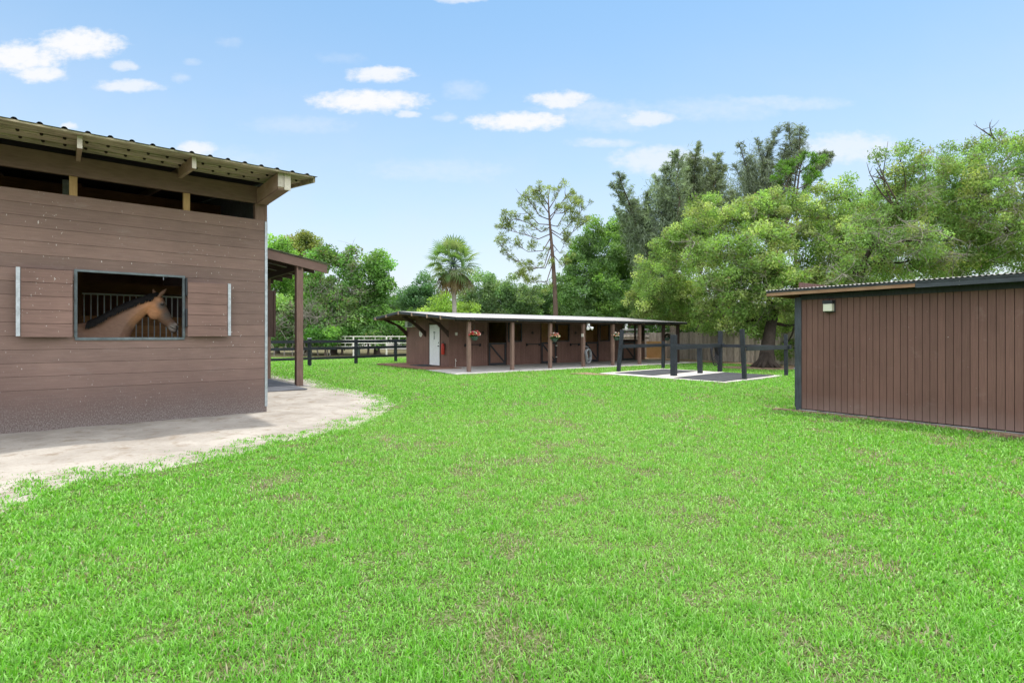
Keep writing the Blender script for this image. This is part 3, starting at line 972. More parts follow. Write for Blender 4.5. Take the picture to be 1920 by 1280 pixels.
# mane: locks falling from the crest on the near side
lv, lf, cnt = [], [], 0
crest = [(296, 549), (283, 551), (262, 558), (243, 565), (222, 574), (200, 586.5), (180, 597), (165, 603)]
cp = [hp(*c) for c in crest]
for i in range(900):
    t = random.random() * (len(cp) - 1); j = min(int(t), len(cp) - 2); ft = t - j
    u = cp[j][0] + (cp[j + 1][0] - cp[j][0]) * ft; zc = cp[j][1] + (cp[j + 1][1] - cp[j][1]) * ft
    L = random.uniform(0.06, 0.16) * (0.5 if t < 0.6 else 1.0)
    off = random.uniform(-0.02, 0.012)
    pts = []
    wdt = random.uniform(0.006, 0.012)
    sw_ = random.uniform(-0.015, 0.03)
    base = Vector((u, HV - off, zc + random.uniform(-0.012, 0.012)))
    bulge = 0.03 + 0.012 * t
    for q in (0, 0.3, 0.65, 1.0):
        pts.append(base + Vector((-0.25 * L * q + sw_ * q, -bulge * min(q * 2.4, 1.0) - 0.045 * q - 0.006 * t * q, 0.012 * math.sin(q * 3) - L * 0.9 * q * q ** 0.2)))
    b0 = len(lv)
    for q, p in enumerate(pts):
        wq = wdt * (1, 1.1, 0.8, 0.15)[q]
        lv += [p + Vector((-wq, 0, 0.3 * wq)) - HO, p + Vector((wq, 0, -0.3 * wq)) - HO]
    lf += [(b0 + 2 * q, b0 + 2 * q + 1, b0 + 2 * q + 3, b0 + 2 * q + 2) for q in range(3)]
mb = MB(); mb.v = [tuple(v) for v in lv]; mb.f = lf; mb.build('mane', M['mane'], horse)
mb = MB()
tp = [Vector((-4.58, HV, 1.42)), Vector((-4.72, HV, 1.30)), Vector((-4.76, HV, 1.0)), Vector((-4.74, HV, 0.6)), Vector((-4.72, HV, 0.35))]
mb.tube([p - HO for p in tp], [0.03, 0.05, 0.075, 0.07, 0.01], 8); mb.build('tail', M['mane'], horse, smooth=True)

# ================================================================== STABLE
stable = thing('stable_block', 'long low brown stable with a porch of posts, stall doors and a white end door', 'stable', (SC.x, SC.y, 0), SROT)
SZ = 0.03


def su(x, v=0.0):
    r = (x - CX) / F
    c = SC + SD2 * v
    return (c.y * r - c.x) / (SD1.x - SD1.y * r)


def sz(x, y, v=0.0):
    u = su(x, v); Y = (SC + SD2 * v + SD1 * u).y
    return CH + (HZ - y) / F * Y


def gv(x):      # distance back along the gable wall
    r = (x - CX) / F
    return (SC.y * r - SC.x) / (SD2.x - SD2.y * r)


SRZ = lambda v: 2.19 + 0.0785 * (v + 3.6) if v < 1.75 else 2.61 - 0.07 * (v - 1.75)
DEPTH = 4.6
UEND = 13.5
doors = [(916.4, 948.4), (1015, 1042.3), (1097, 1121), (1167, 1190)]
wins = [(954, 976.6), (1046, 1066), (1125.6, 1141.5), (1192.5, 1207)]
D = [(su(a), su(b)) for a, b in doors]
W = [(su(a), su(b)) for a, b in wins]
DT = 1.13
UPT = 2.16
holes = [(a, b, SZ, UPT) for a, b in D] + [(a, b, 1.22, 2.05) for a, b in W]
mb = MB(); v_boards(mb, 0.0, UEND, 0.105, SZ, 2.36, 0.0, 0.02, holes); mb.build('front_wall', M['brown_v'], stable)
mb = MB()
for s0, s1 in cut_spans(0, UEND, [(h[0], h[1]) for h in holes]): mb.box(s0, s1, 0.0195, 0.05, SZ, 2.34)
for h in holes:
    mb.box(h[0], h[1], 0.0195, 0.05, h[3], 2.34)
    if h[2] > 1: mb.box(h[0], h[1], 0.0195, 0.05, SZ, h[2])
mb.build('wall_backing', M['groove'], stable)
gd0, gd1 = gv(825.5), gv(806.2)
mb = MB(); v_boards(mb, 0.0, DEPTH, 0.105, SZ, 2.3, -0.02, 0.0, [(gd0, gd1, SZ, 2.02)], axis='v', ztop=lambda v: SRZ(v) - 0.1); mb.build('gable_wall', M['brown_v'], stable)
mb = MB(); mb.box(0.001, 0.02, 0.055, gd0, SZ, 2.3); mb.box(0.001, 0.02, gd1, DEPTH, SZ, 2.3); mb.box(0.001, 0.02, gd0, gd1, 2.02, 2.3); mb.build('gable_backing', M['groove'], stable)
bo = (D[3][0] - 0.3, W[3][1] + 0.2)
mb = MB(); mb.box(0.03, bo[0], DEPTH - 0.04, DEPTH, SZ, 2.32); mb.box(bo[0], UEND, DEPTH - 0.04, DEPTH, SZ, 1.2); mb.box(bo[1], UEND, DEPTH - 0.04, DEPTH, 1.2, 2.32); mb.build('back_wall', M['dark_in'], stable)
mb = MB(); mb.box(UEND - 0.03, UEND, 0.06, DEPTH - 0.05, SZ, 1.25); mb.box(UEND - 0.03, UEND, 0.06, DEPTH - 0.05, 2.12, 2.32); mb.box(UEND - 0.03, UEND, 0.06, 0.25, 1.251, 2.119); mb.box(UEND - 0.03, UEND, DEPTH - 0.3, DEPTH - 0.05, 1.251, 2.119); mb.build('end_wall', M['brown_v'], stable)
for q in ((W[0][1] + 0.4), (W[1][1] + 0.3), (W[2][1] + 0.3)):
    mb = MB(); mb.box(q, q + 0.04, 0.06, DEPTH - 0.05, SZ, 2.3); mb.build('stall_partition', M['osb'], stable)
mb = MB(); mb.box(D[1][0] - .3, W[1][1] + .25, 1.5, 1.53, 0.9, 2.3); mb.box(D[2][0] - .3, W[2][1] + .25, 1.5, 1.53, 0.9, 2.3); mb.build('stall_lining', M['osb'], stable)
mb = MB()
for zq in (1.34, 1.60, 1.86):
    mb = MB(); mb.bar((UEND + 0.50, 0.1, zq), (UEND + 0.50, DEPTH + 0.6, zq), 0.16, 0.022, up=(0.62, 0, 0.78)); mb.build('daylight_slat', M['white'], stable)  # added white slats, tilted to catch sun, stand for daylight through the gaps
for i, (a, b) in enumerate(D):
    m = MB(); m.box(a + 0.02, b - 0.02, 0.005, 0.035, SZ + 0.03, DT - 0.01)
    d = m.build('stall_door', M['door_panel'], stable)
    m = MB(); fw = 0.085
    m.box(a + 0.005, a + fw, -0.02, 0.004, SZ + 0.02, DT); m.box(b - fw, b - 0.005, -0.02, 0.004, SZ + 0.02, DT)
    m.box(a + fw, b - fw, -0.02, 0.004, DT - fw, DT); m.box(a + fw, b - fw, -0.02, 0.004, SZ + 0.02, SZ + 0.02 + fw * 1.2)
    m.bar((a + fw, -0.007, DT - fw - 0.02), (b - fw, -0.007, SZ + 0.14), 0.075, 0.022, up=(0, 1, 0))
    m.build('door_frame', M['black'], d)
    for zq in (0.35, 0.95):
        m = MB(); m.box(b - 0.03, b + 0.07, -0.03, -0.021, zq - 0.02, zq + 0.02); m.build('hinge', M['white_bar'] if i == 1 else M['black'], d)
    m = MB(); m.box(a - 0.06, a - 0.002, -0.022, -0.001, SZ, UPT); m.box(b + 0.002, b + 0.06, -0.022, -0.001, SZ, UPT); m.box(a - 0.06, b + 0.06, -0.024, -0.001, UPT + 0.002, UPT + 0.07)
    m.build('door_casing', M['brown_dark'], stable)
for i, (a, b) in enumerate(W):
    m = MB(); t = 0.06
    m.box(a - t, b + t, -0.022, -0.001, 2.052, 2.05 + t); m.box(a - t, b + t, -0.022, -0.001, 1.22 - t, 1.218); m.box(a - t, a - 0.002, -0.022, -0.001, 1.218, 2.052); m.box(b + 0.002, b + t, -0.022, -0.001, 1.218, 2.052)
    wf = m.build('window_frame', M['black'], stable)
    if i == 0:
        m = MB(); q = a + 0.06
        while q < b - 0.02: m.tube([(q, 0.03, 1.22), (q, 0.03, 2.05)], 0.008, 5); q += 0.09
        m.build('window_bars', M['black'], wf)
    if i == 3:
        m = MB(); m.box((a + b) / 2 - 0.03, (a + b) / 2 + 0.03, 0.0, 0.03, 1.22, 2.05); m.build('window_bars', M['brown_post'], wf)
# upper-half doors folded back inside the first bay, blanket bars and hooks along the wall
for (x0, x1, y) in ((870, 900, 646), (986, 1011, 645), (1068, 1085, 645)):
    m = MB(); a, b = su(x0), su(x1); zq = sz(x0, y)
    m.bar((a, -0.09, zq), (b, -0.09, zq), 0.03, 0.04)
    for q in (a + 0.03, b - 0.03): m.bar((q, -0.001, zq - 0.05), (q, -0.10, zq), 0.03, 0.12)
    m.build('blanket_bar', M['black'], stable)
for (x, y) in ((905, 624), (998, 624), (1078.6, 624)):
    m = MB(); a, zq = su(x), sz(x, y)
    m.tube([(a + 0.06 * math.cos(q / 6 * math.pi), -0.03, zq + 0.06 * math.sin(q / 6 * math.pi)) for q in range(13)], 0.012, 5); m.box(a - 0.02, a + 0.02, -0.03, -0.001, zq - 0.02, zq + 0.05)
    m.build('bridle_hook', M['black'], stable)
# white end door
m = MB(); m.box(-0.03, 0.012, gd0 + 0.012, gd1 - 0.012, SZ + 0.03, 2.0)
wd = m.build('white_door', M['white'], stable, bevel=0.003)
m = MB(); dwid = gd1 - gd0
for zq0, zq1 in ((0.2, 0.85), (1.0, 1.45), (1.55, 1.9)):
    for h in (0, 1):
        y0 = gd0 + 0.12 + h * (dwid / 2 - 0.04); y1 = y0 + dwid / 2 - 0.20
        m.box(-0.036, -0.029, y0, y1, zq0, zq1)
m.build('door_panels', M['white'], wd, bevel=0.004)
m = MB(); m.ball((-0.07, gd0 + 0.09, 0.98), 0.03); m.tube([(-0.03, gd0 + 0.09, 0.98), (-0.07, gd0 + 0.09, 0.98)], 0.012, 6); m.build('door_knob', M['black'], wd)
m = MB(); m.ball((-0.045, gd0 + 0.09, 1.14), 0.025); m.build('deadbolt', M['black'], wd)
m = MB(); yc = (gd0 + gd1) / 2
m.box(-0.045, -0.037, yc - 0.09, yc + 0.09, 1.60, 1.66); m.box(-0.045, -0.037, yc - 0.05, yc + 0.05, 1.53, 1.56)
for q in range(4): m.box(-0.045, -0.037, yc - 0.05, yc + 0.05, 1.30 + q * 0.055, 1.33 + q * 0.055)
m.build('door_sign', M['mark'], wd)
m = MB(); t = 0.07
m.box(-0.035, -0.021, gd0 - t, gd0 + 0.01, SZ, 2.03); m.box(-0.035, -0.021, gd1 - 0.01, gd1 + t, SZ, 2.03); m.box(-0.035, -0.021, gd0 - t, gd1 + t, 2.032, 2.10); m.build('door_casing', M['brown_dark'], stable)
# vent box, plaque, switch box, spigot
v0, v1 = gv(780), gv(766)
m = MB(); m.box(-0.20, -0.021, v0, v1, sz(773, 612.5, 3) , sz(773, 601, 3)); vb = m.build('vent_box', M['white'], stable, bevel=0.006)
m = MB(); m.box(-0.206, -0.199, v0 + 0.04, v1 - 0.35 * (v1 - v0), sz(773, 611.5, 3), sz(773, 602.5, 3)); m.build('vent_grille', M['mark'], vb)
m = MB(); vp_ = gv(790); zq = 1.58
rg = [[(-0.021 - d, vp_ + s * 0.17 * math.cos(q / 16 * 2 * math.pi), zq + s * 0.17 * math.sin(q / 16 * 2 * math.pi)) for q in range(16)] for d, s in ((0, 1), (0.02, 1), (0.03, 0.85))]
m.loft(rg); pl = m.build('plaque', M['white_bar'], stable)
m = MB(); m.box(-0.058, -0.0505, vp_ - 0.09, vp_ + 0.09, zq - 0.06, zq - 0.03); m.box(-0.058, -0.0505, vp_ - 0.06, vp_ + 0.06, zq + 0.03, zq + 0.07); m.build('plaque_mark', M['mark'], pl)
m = MB(); a = su(854.7); m.box(a - 0.05, a + 0.05, -0.07, -0.001, 1.48, 1.62); m.build('switch_box', M['white_bar'], stable, bevel=0.004)
m = MB(); a = su(853); m.tube([(a, -0.05, SZ), (a, -0.05, 0.34)], 0.012, 6); m.tube([(a, -0.05, 0.33), (a, -0.14, 0.30)], 0.014, 6); m.ball((a, -0.05, 0.37), 0.03); m.build('spigot', M['white_bar'], stable)
# porch posts and beam
PX = [879, 960.3, 1031.4, 1093.7, 1148.8, 1199, 1244, 1270.8]
PV = -3.3
PU = [su(x, PV) for x in PX]
for i, u in enumerate(PU):
    m = MB(); m.box(u - 0.068, u + 0.068, PV - 0.068, PV + 0.068, SZ, 2.02)
    p = m.build('porch_post', M['brown_post'] if i < 6 else M['brown_dark'], stable, bevel=0.006)
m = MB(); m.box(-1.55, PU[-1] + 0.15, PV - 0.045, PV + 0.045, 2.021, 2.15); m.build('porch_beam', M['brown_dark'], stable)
for u in [-1.15] + PU[:5] + [8.3, 9.2, 10.2, 11.2, 12.2]:
    m = MB()
    a = [(-3.52, SRZ(-3.52) - 0.03), (0.02, SRZ(0.02) - 0.03), (0.02, SRZ(0.02) - 0.13), (-3.52, SRZ(-3.52) - 0.13)]
    m.add([(u + 0.10, p, q) for p, q in a] + [(u + 0.15, p, q) for p, q in a], [(3, 2, 1, 0), (4, 5, 6, 7)][::-1] + [(i + 4, (i + 1) % 4 + 4, (i + 1) % 4, i) for i in range(4)])
    m.build('porch_rafter', M['pale_wood'], stable)
skew = lambda v: 0.0 + 0.17 * (v + 3.6)
ROOFU = (-1.72, 12.74)
corr_sheet([(-3.62, SRZ(-3.62)), (1.75, SRZ(1.75)), (4.95, SRZ(4.95))], ROOFU[0], ROOFU[1], 0.076, 0.009, 'wave', skew).build('roof', M['roof'], stable, thick=0.003, smooth=True)
m = MB(); m.box(ROOFU[0] + 0.02, ROOFU[1] - 0.02, -3.59, -3.555, SRZ(-3.58) - 0.10, SRZ(-3.58) - 0.014); m.build('eave_fascia', M['black'], stable)
m = MB()
for (va, vb_) in ((-3.55, 1.75), (1.75, 4.93)):
    m.bar((ROOFU[0] + 0.02, va, SRZ(va) - 0.062), (ROOFU[0] + 0.02, vb_, SRZ(vb_) - 0.062), 0.035, 0.095)
m.build('gable_fascia', M['black'], stable)
for vq in (-2.4, -1.2, 0.3, 1.75, 3.2, 4.6):
    m = MB(); m.box(ROOFU[0] - 0.02, 0.5, vq - 0.045, vq + 0.045, SRZ(vq) - 0.155, SRZ(vq) - 0.02); m.build('purlin', M['pale_wood'], stable)
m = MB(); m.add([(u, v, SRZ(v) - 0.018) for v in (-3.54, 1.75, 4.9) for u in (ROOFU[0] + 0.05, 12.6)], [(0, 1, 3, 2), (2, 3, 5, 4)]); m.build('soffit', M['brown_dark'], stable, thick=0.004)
for vq in (4.5, 2.35, 0.02):
    m = MB()
    pts = [(-0.02, 1.42), (-0.03, 1.62), (-0.45, 2.02), (-1.15, SRZ(vq) - 0.16), (-1.35, SRZ(vq) - 0.16), (-0.55, 1.90), (-0.16, 1.58)]
    pts = [(-0.025, 1.40), (-0.22, 1.62), (-0.62, 1.98), (-1.35, SRZ(vq) - 0.16), (-1.02, SRZ(vq) - 0.16), (-0.42, 1.99), (-0.025, 1.68)]
    n = len(pts)
    m.add([(p, vq - 0.05, q) for p, q in pts] + [(p, vq + 0.05, q) for p, q in pts], [tuple(range(n)), tuple(range(2 * n - 1, n - 1, -1))] + [(i, i + n, (i + 1) % n + n, (i + 1) % n) for i in range(n)])
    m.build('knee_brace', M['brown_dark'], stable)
# flood lamps under the eave
for (x, dz, n_) in ((1102, 0, 2), (1173, 0.02, 1)):
    a = su(x, -3.45); zq = 1.93 + dz
    m = MB(); m.box(a - 0.05, a + 0.05, -3.54, -3.44, zq, zq + 0.10)
    for s in ((-1, 1) if n_ == 2 else (-1,)):
        c = Vector((a + s * 0.09, -3.52, zq - 0.06)); dd = Vector((s * 0.35, -0.75, -0.5)).normalized()
        m.tube([Vector((a + s * 0.03, -3.49, zq + 0.02)), c], 0.018, 6)
        m.tube([c, c + dd * 0.07, c + dd * 0.15], [0.035, 0.06, 0.075], 10)
    m.build('flood_lamp', M['white'], stable)
m = MB(); m.box(PU[3] - 0.11, PU[3] - 0.076, PV - 0.10, PV + 0.02, 1.42, 1.56); m.build('outlet_box', M['white_bar'], stable)

# concrete porch floor, deck, doormat
pts = [sw(-1.95, -4.05), sw(13.3, -4.0), sw(13.6, 0.1), sw(-0.0, 0.1), sw(-0.05, -1.0), sw(-1.75, -1.15)]
m = MB(); m.slab(pts, -0.15, SZ); o = m.build('porch_floor', M['concrete'], None, bevel=0.01); tag(o, kind='structure')
m = MB()
q = -1.22
while q < 4.45:
    m.box(-1.68, -0.025, q, q + 0.135, 0.0, 0.055); q += 0.14
dk = m.build('deck', M['deck'], None); dk.location = (SC.x, SC.y, 0); dk.rotation_euler = (0, 0, SROT)
tag(dk, 'low brown plank deck in front of the white stable door', 'deck')
m = MB(); m.slab([(-1.0, gd0 - 0.15), (-0.12, gd0 - 0.15), (-0.12, gd1 + 0.15), (-1.0, gd1 + 0.15)], 0.0, 0.02)
m.slab([(-0.94, gd0 - 0.09), (-0.18, gd0 - 0.09), (-0.18, gd1 + 0.09), (-0.94, gd1 + 0.09)], 0.02, 0.026)
o = m.build('doormat', M['rubber'], None); o.location = (SC.x, SC.y, 0.056); o.rotation_euler = (0, 0, SROT)
tag(o, 'black doormat lying before the white door on the plank deck', 'doormat')
# fire extinguisher
u_, v_ = -0.13, gv(835)
p = sw(u_, v_)
ex = thing('fire_extinguisher', 'red fire extinguisher hung on the brown wall beside the white door', 'extinguisher', (p[0], p[1], 0.60), SROT)
m = MB(); m.tube([(0, 0, 0), (0, 0, 0.03), (0, 0, 0.42), (0, 0, 0.48), (0, 0, 0.52)], [0.07, 0.082, 0.082, 0.06, 0.025], 14); m.build('tank', M['red'], ex, smooth=True)
m = MB(); m.box(-0.02, 0.02, -0.03, 0.03, 0.52, 0.58); m.bar((-0.0, -0.1, 0.60), (0, 0.04, 0.57), 0.02, 0.015); m.build('valve', M['wire'], ex)
m = MB(); m.tube([(0, 0.03, 0.55), (0, 0.11, 0.5), (0, 0.12, 0.35), (0, 0.105, 0.2)], 0.012, 6); m.build('nozzle_hose', M['hose_black'], ex, smooth=True)
m = MB(); m.box(0.06, 0.11, -0.05, 0.05, 0.2, 0.5); m.build('bracket', M['wire'], ex)


# hanging baskets
def quads_cloud(pos, size, col, aspect=0.5, droop=0.0, dirs=None, seed=0, up=0.0):
    g = np.random.default_rng(seed)
    n = len(pos)
    d = g.normal(size=(n, 3)) if dirs is None else dirs + g.normal(size=(n, 3)) * 0.35
    d[:, 2] += up - droop
    d /= np.linalg.norm(d, axis=1)[:, None] + 1e-9
    s = np.cross(d, g.normal(size=(n, 3)))
    s /= np.linalg.norm(s, axis=1)[:, None] + 1e-9
    L = size[:, None]
    Wd = L * aspect * 0.5
    nrm = np.cross(d, s)
    v = np.stack([pos - d * L * 0.5, pos + s * Wd + nrm * L * 0.06, pos + d * L * 0.5, pos - s * Wd + nrm * L * 0.06], axis=1).reshape(-1, 3)
    c = np.repeat(col, 4, axis=0)
    return v, c


def leaf_obj(name, pos, size, col, parent, mat, **kw):
    v, c = quads_cloud(np.asarray(pos, float), np.asarray(size, float), np.asarray(col, float), **kw)
    n = len(v) // 4
    return np_mesh(name, v, np.arange(n * 4), np.full(n, 4), mat, parent, c)


def basket(x, y, post, flowers, label, seed):
    g = np.random.default_rng(seed)
    Y = (SC + SD2 * PV + SD1 * PU[post]).y
    c = P(x, y, Y)
    zb = c.z - 0.16
    b = thing('hanging_basket', label, 'hanging basket', (c.x, c.y, zb), SROT, 'hanging baskets on the porch posts')
    m = MB(); m.tube([(0, 0, 0), (0, 0, 0.03), (0, 0, 0.12), (0, 0, 0.16), (0, 0, 0.165)], [0.06, 0.10, 0.145, 0.155, 0.14], 14); m.build('pot', M['pot'], b, smooth=True)
    m = MB(); top = 0.55
    for q in range(3):
        an = q * 2.1
        m.tube([(0.15 * math.cos(an), 0.15 * math.sin(an), 0.15), (0, 0, top)], 0.004, 4)
    pu = Vector((PU[post], PV)) ; pw = sw(*pu)
    ox = (Vector(pw) - Vector((c.x, c.y))); lx = ox.x * SD1.x + ox.y * SD1.y; ly = ox.x * SD2.x + ox.y * SD2.y
    m.tube([(0, 0, top), (0, 0, top + 0.06), (lx * 0.5, ly * 0.5, top + 0.10), (lx * 0.88, ly * 0.88, top + 0.02)], 0.008, 5)
    m.build('hanger', M['wire'], b)
    n = 260
    d = g.normal(size=(n, 3)); d /= np.linalg.norm(d, axis=1)[:, None]
    pos = d * np.array([0.21, 0.21, 0.15]) * g.uniform(0.5, 1, (n, 1)) + np.array([0, 0, 0.22])
    col = np.array([[0.05, 0.13, 0.025]]) * g.uniform(0.6, 1.6, (n, 1)) if flowers else np.array([[0.035, 0.032, 0.018]]) * g.uniform(0.5, 1.6, (n, 1))
    leaf_obj('foliage', pos, g.uniform(0.05, 0.11, n), col, b, M['leaf'], aspect=0.6, seed=seed)
    if flowers:
        n = 150
        d = g.normal(size=(n, 3)); d[:, 2] = np.abs(d[:, 2]) * 0.6; d /= np.linalg.norm(d, axis=1)[:, None]
        pos = d * np.array([0.24, 0.24, 0.19]) * g.uniform(0.85, 1.08, (n, 1)) + np.array([0, 0, 0.22])
        pal = np.array(flowers)
        col = pal[g.integers(0, len(pal), n)]
        leaf_obj('flowers', pos, g.uniform(0.05, 0.085, n), col, b, M['petal'], aspect=0.9, seed=seed + 1)
    return b


RD, PK, WH, YE, OR = (0.62, 0.03, 0.06), (0.75, 0.25, 0.30), (0.8, 0.78, 0.7), (0.72, 0.65, 0.35), (0.75, 0.16, 0.06)
basket(889.8, 631, 0, [RD, RD, PK, WH, YE], 'basket of red and white flowers hung on the post nearest the white door', 11)
basket(1039.5, 634, 2, [OR, WH, WH, YE, PK], 'basket of orange, pink and cream flowers on the post beside the hose post', 12)
basket(1156, 632, 4, [WH, WH, OR, WH], 'basket of white flowers with one orange bloom, half behind the leaning black post', 13)
basket(1250.5, 633, 6, None, 'dark dried-out hanging basket without flowers at the far end of the porch', 14)

# grey hose coiled on the fourth porch post
pw = sw(PU[3] + 0.16, PV - 0.16)
m = MB()
for q in range(7):
    a0, b0 = random.uniform(0.13, 0.17), random.uniform(0.24, 0.33)
    oy = random.uniform(-0.06, 0.06); ox = random.uniform(-0.02, 0.02)
    m.tube([(ox + a0 * math.cos(t / 20 * 2 * math.pi) * (1 + 0.1 * math.sin(t)), oy + 0.02 * math.sin(t), 0.62 - b0 + b0 * math.sin(t / 20 * 2 * math.pi)) for t in range(21)], 0.026, 7)
m.tube([(0.0, 0, 0.62), (0.02, 0.03, 0.72), (-0.1, 0.1, 0.75)], 0.017, 6)
o = m.build('garden_hose', M['hose'], None, smooth=True); o.location = (pw[0], pw[1], 0.22); o.rotation_euler = (0, 0, SROT)
tag(o, 'thick grey hose coiled on the fourth porch post of the stable', 'hose')

# ================================================================== RIGHT-HAND SHED
HD = Vector((0.584, -0.812)); HN = Vector((-0.812, -0.584))     # along the wall towards the viewer; outward
HC = Vector((5.52, 10.36))
shed = thing('storage_shed', 'brown grooved plank shed with black trim and corrugated roof at the right', 'shed', (HC.x, HC.y, 0), math.atan2(HD.y, HD.x))
# local frame: x along the wall towards the viewer, y = left normal = (0.812, 0.584) = into the shed
m = MB(); v_boards(m, 0.10, 9.0, 0.1016, 0.06, 2.20, 0.0, 0.018, [], groove=0.007); m.build('front_wall', M['brown_shed'], shed, bevel=0.0015)
m = MB(); m.box(0.05, 9.0, 0.0175, 0.04, 0.05, 2.15); m.build('wall_backing', M['groove'], shed)
m = MB(); m.box(0.0, 0.105, -0.022, -0.002, 0.0, 2.2); m.box(-0.02, 0.0, -0.022, 0.1, 0.08, 2.2); m.build('corner_trim', M['black_trim_v'], shed, bevel=0.004)
m = MB(); v_boards(m, 0.1, 5.0, 0.1016, 0.05, 2.5, 0.0, 0.02, [], axis='v'); m.build('side_wall', M['brown_shed'], shed)
m = MB(); m.box(0.05, 9.0, 4.95, 5.0, 0, 2.6); m.box(8.95, 9.0, 0.05, 4.94, 0, 2.5); m.build('back_wall', M['brown_dark'], shed)
m = MB(); m.box(0.106, 9.0, -0.024, -0.002, 2.145, 2.24); m.build('frieze_board', M['black'], shed, bevel=0.003)
hz = lambda v: 2.345 + 0.055 * (v + 0.30)
corr_sheet([(-0.34, hz(-0.34)), (2.5, hz(2.5)), (5.3, hz(2.5) - 0.39)], -0.45, 9.4, 0.068, 0.0085, 'wave').build('roof', M['roof'], shed, thick=0.002, smooth=True)
m = MB(); m.box(-0.43, 2.02, -0.300, -0.27, 2.235, 2.295); m.build('fascia', M['fascia_wood'], shed, bevel=0.003)
m = MB(); m.box(-0.43, 9.3, -0.312, -0.27, 2.297, 2.336); m.build('drip_edge', M['black_trim'], shed, bevel=0.003)
m = MB(); m.box(2.025, 9.3, -0.302, -0.27, 2.222, 2.296); m.build('fascia', M['black_trim'], shed, bevel=0.003)
m = MB(); m.add([(u, v, hz(v) - 0.045) for v in (-0.268, 2.5) for u in (-0.42, 9.2)], [(0, 1, 3, 2)]); m.build('soffit', M['black'], shed, thick=0.01)
m = MB(); m.box(-0.43, -0.40, -0.268, 2.4, 2.23, 2.33); m.build('fascia', M['fascia_wood'], shed)
m = MB(); m.box(0.06, 9.0, -0.035, 0.03, -0.1, 0.045); m.build('footing', M['footing'], shed, bevel=0.012)
lx = 0.62
m = MB(); m.box(lx - 0.09, lx + 0.09, -0.012, -0.001, 1.89, 2.11); lmp = m.build('wall_lamp', M['black'], shed, bevel=0.004)
m = MB(); m.box(lx - 0.085, lx + 0.085, -0.13, -0.0125, 2.045, 2.105); m.box(lx - 0.08, lx + 0.08, -0.11, -0.0125, 1.895, 1.905); m.build('lamp_cap', M['black'], lmp, bevel=0.008)
m = MB(); m.box(lx - 0.078, lx + 0.078, -0.12, -0.0125, 1.905, 2.044); m.build('lamp_glass', M['glass_pale'], lmp, bevel=0.012)
m = MB(); m.ball((-0.02, -0.03, 0.82), 0.012); m.build('hook', M['steel'], shed)

# ================================================================== WASH RACK
pad = [(3.36, 20.5), (6.55, 16.4), (9.75, 19.25), (6.56, 23.35)]
m = MB(); m.slab(pad, -0.12, 0.035); o = m.build('concrete_pad', M['concrete_pale'], None, bevel=0.012); tag(o, kind='structure')
m = MB(); m.slab([(2.2, 20.6), (3.4, 19.6), (3.9, 19.95), (3.35, 20.45), (3.0, 21.2)], -0.1, 0.012); o = m.build('dirt_patch', M['litter'], None); tag(o, kind='structure')


def mat_thing(name, pts, z0, z1, mat, label, group):
    c = sum((Vector(p) for p in pts), Vector((0, 0))) / len(pts)
    lp = [Vector(p) - c for p in pts]
    m = MB(); m.slab(lp, 0, z1 - z0)
    for i in range(1, 6):
        a = lp[0].lerp(lp[3], i / 6); b = lp[1].lerp(lp[2], i / 6)
        a2, b2 = a.lerp(b, 0.04), a.lerp(b, 0.96)
        m.bar((a2.x, a2.y, z1 - z0 + 0.001), (b2.x, b2.y, z1 - z0 + 0.001), 0.02, 0.003)
    o = m.build(name, mat, None, bevel=0.004); o.location = (c.x, c.y, z0)
    return tag(o, label, 'mat', group)


m1 = [(3.93, 20.4), (5.06, 19.1), (7.43, 21.4), (6.45, 22.75)]
m2 = [(5.48, 18.1), (6.1, 17.25), (8.95, 19.85), (8.30, 20.75)]
m3 = [(6.115, 17.235), (6.60, 16.62), (9.40, 19.15), (8.965, 19.835)]
mat_thing('rubber_mat', m1, 0.036, 0.052, M['rubber'], 'black rubber mat in the wash stall behind the leaning black post', 'rubber mats on the wash pad')
mat_thing('rubber_mat', m2, 0.036, 0.052, M['rubber'], 'wide black rubber mat beside the thick post on the wash pad', 'rubber mats on the wash pad')
mat_thing('rubber_mat', m3, 0.036, 0.056, M['rubber'], 'narrow black rubber mat along the front edge of the wash pad', 'rubber mats on the wash pad')

W1, W2, W3, W4, W5, W6, W7 = (4.3, 21.6), (6.8, 24.0), (5.81, 19.15), (7.2, 20.4), (8.42, 21.6), (7.66, 17.55), (10.08, 19.6)
rack = thing('wash_rack', 'black timber wash rack of posts and rails around the concrete pad', 'wash rack', (6.8, 20.0, 0))
off = Vector((6.8, 20.0, 0))


def rp(p, z): return Vector((p[0], p[1], z)) - off


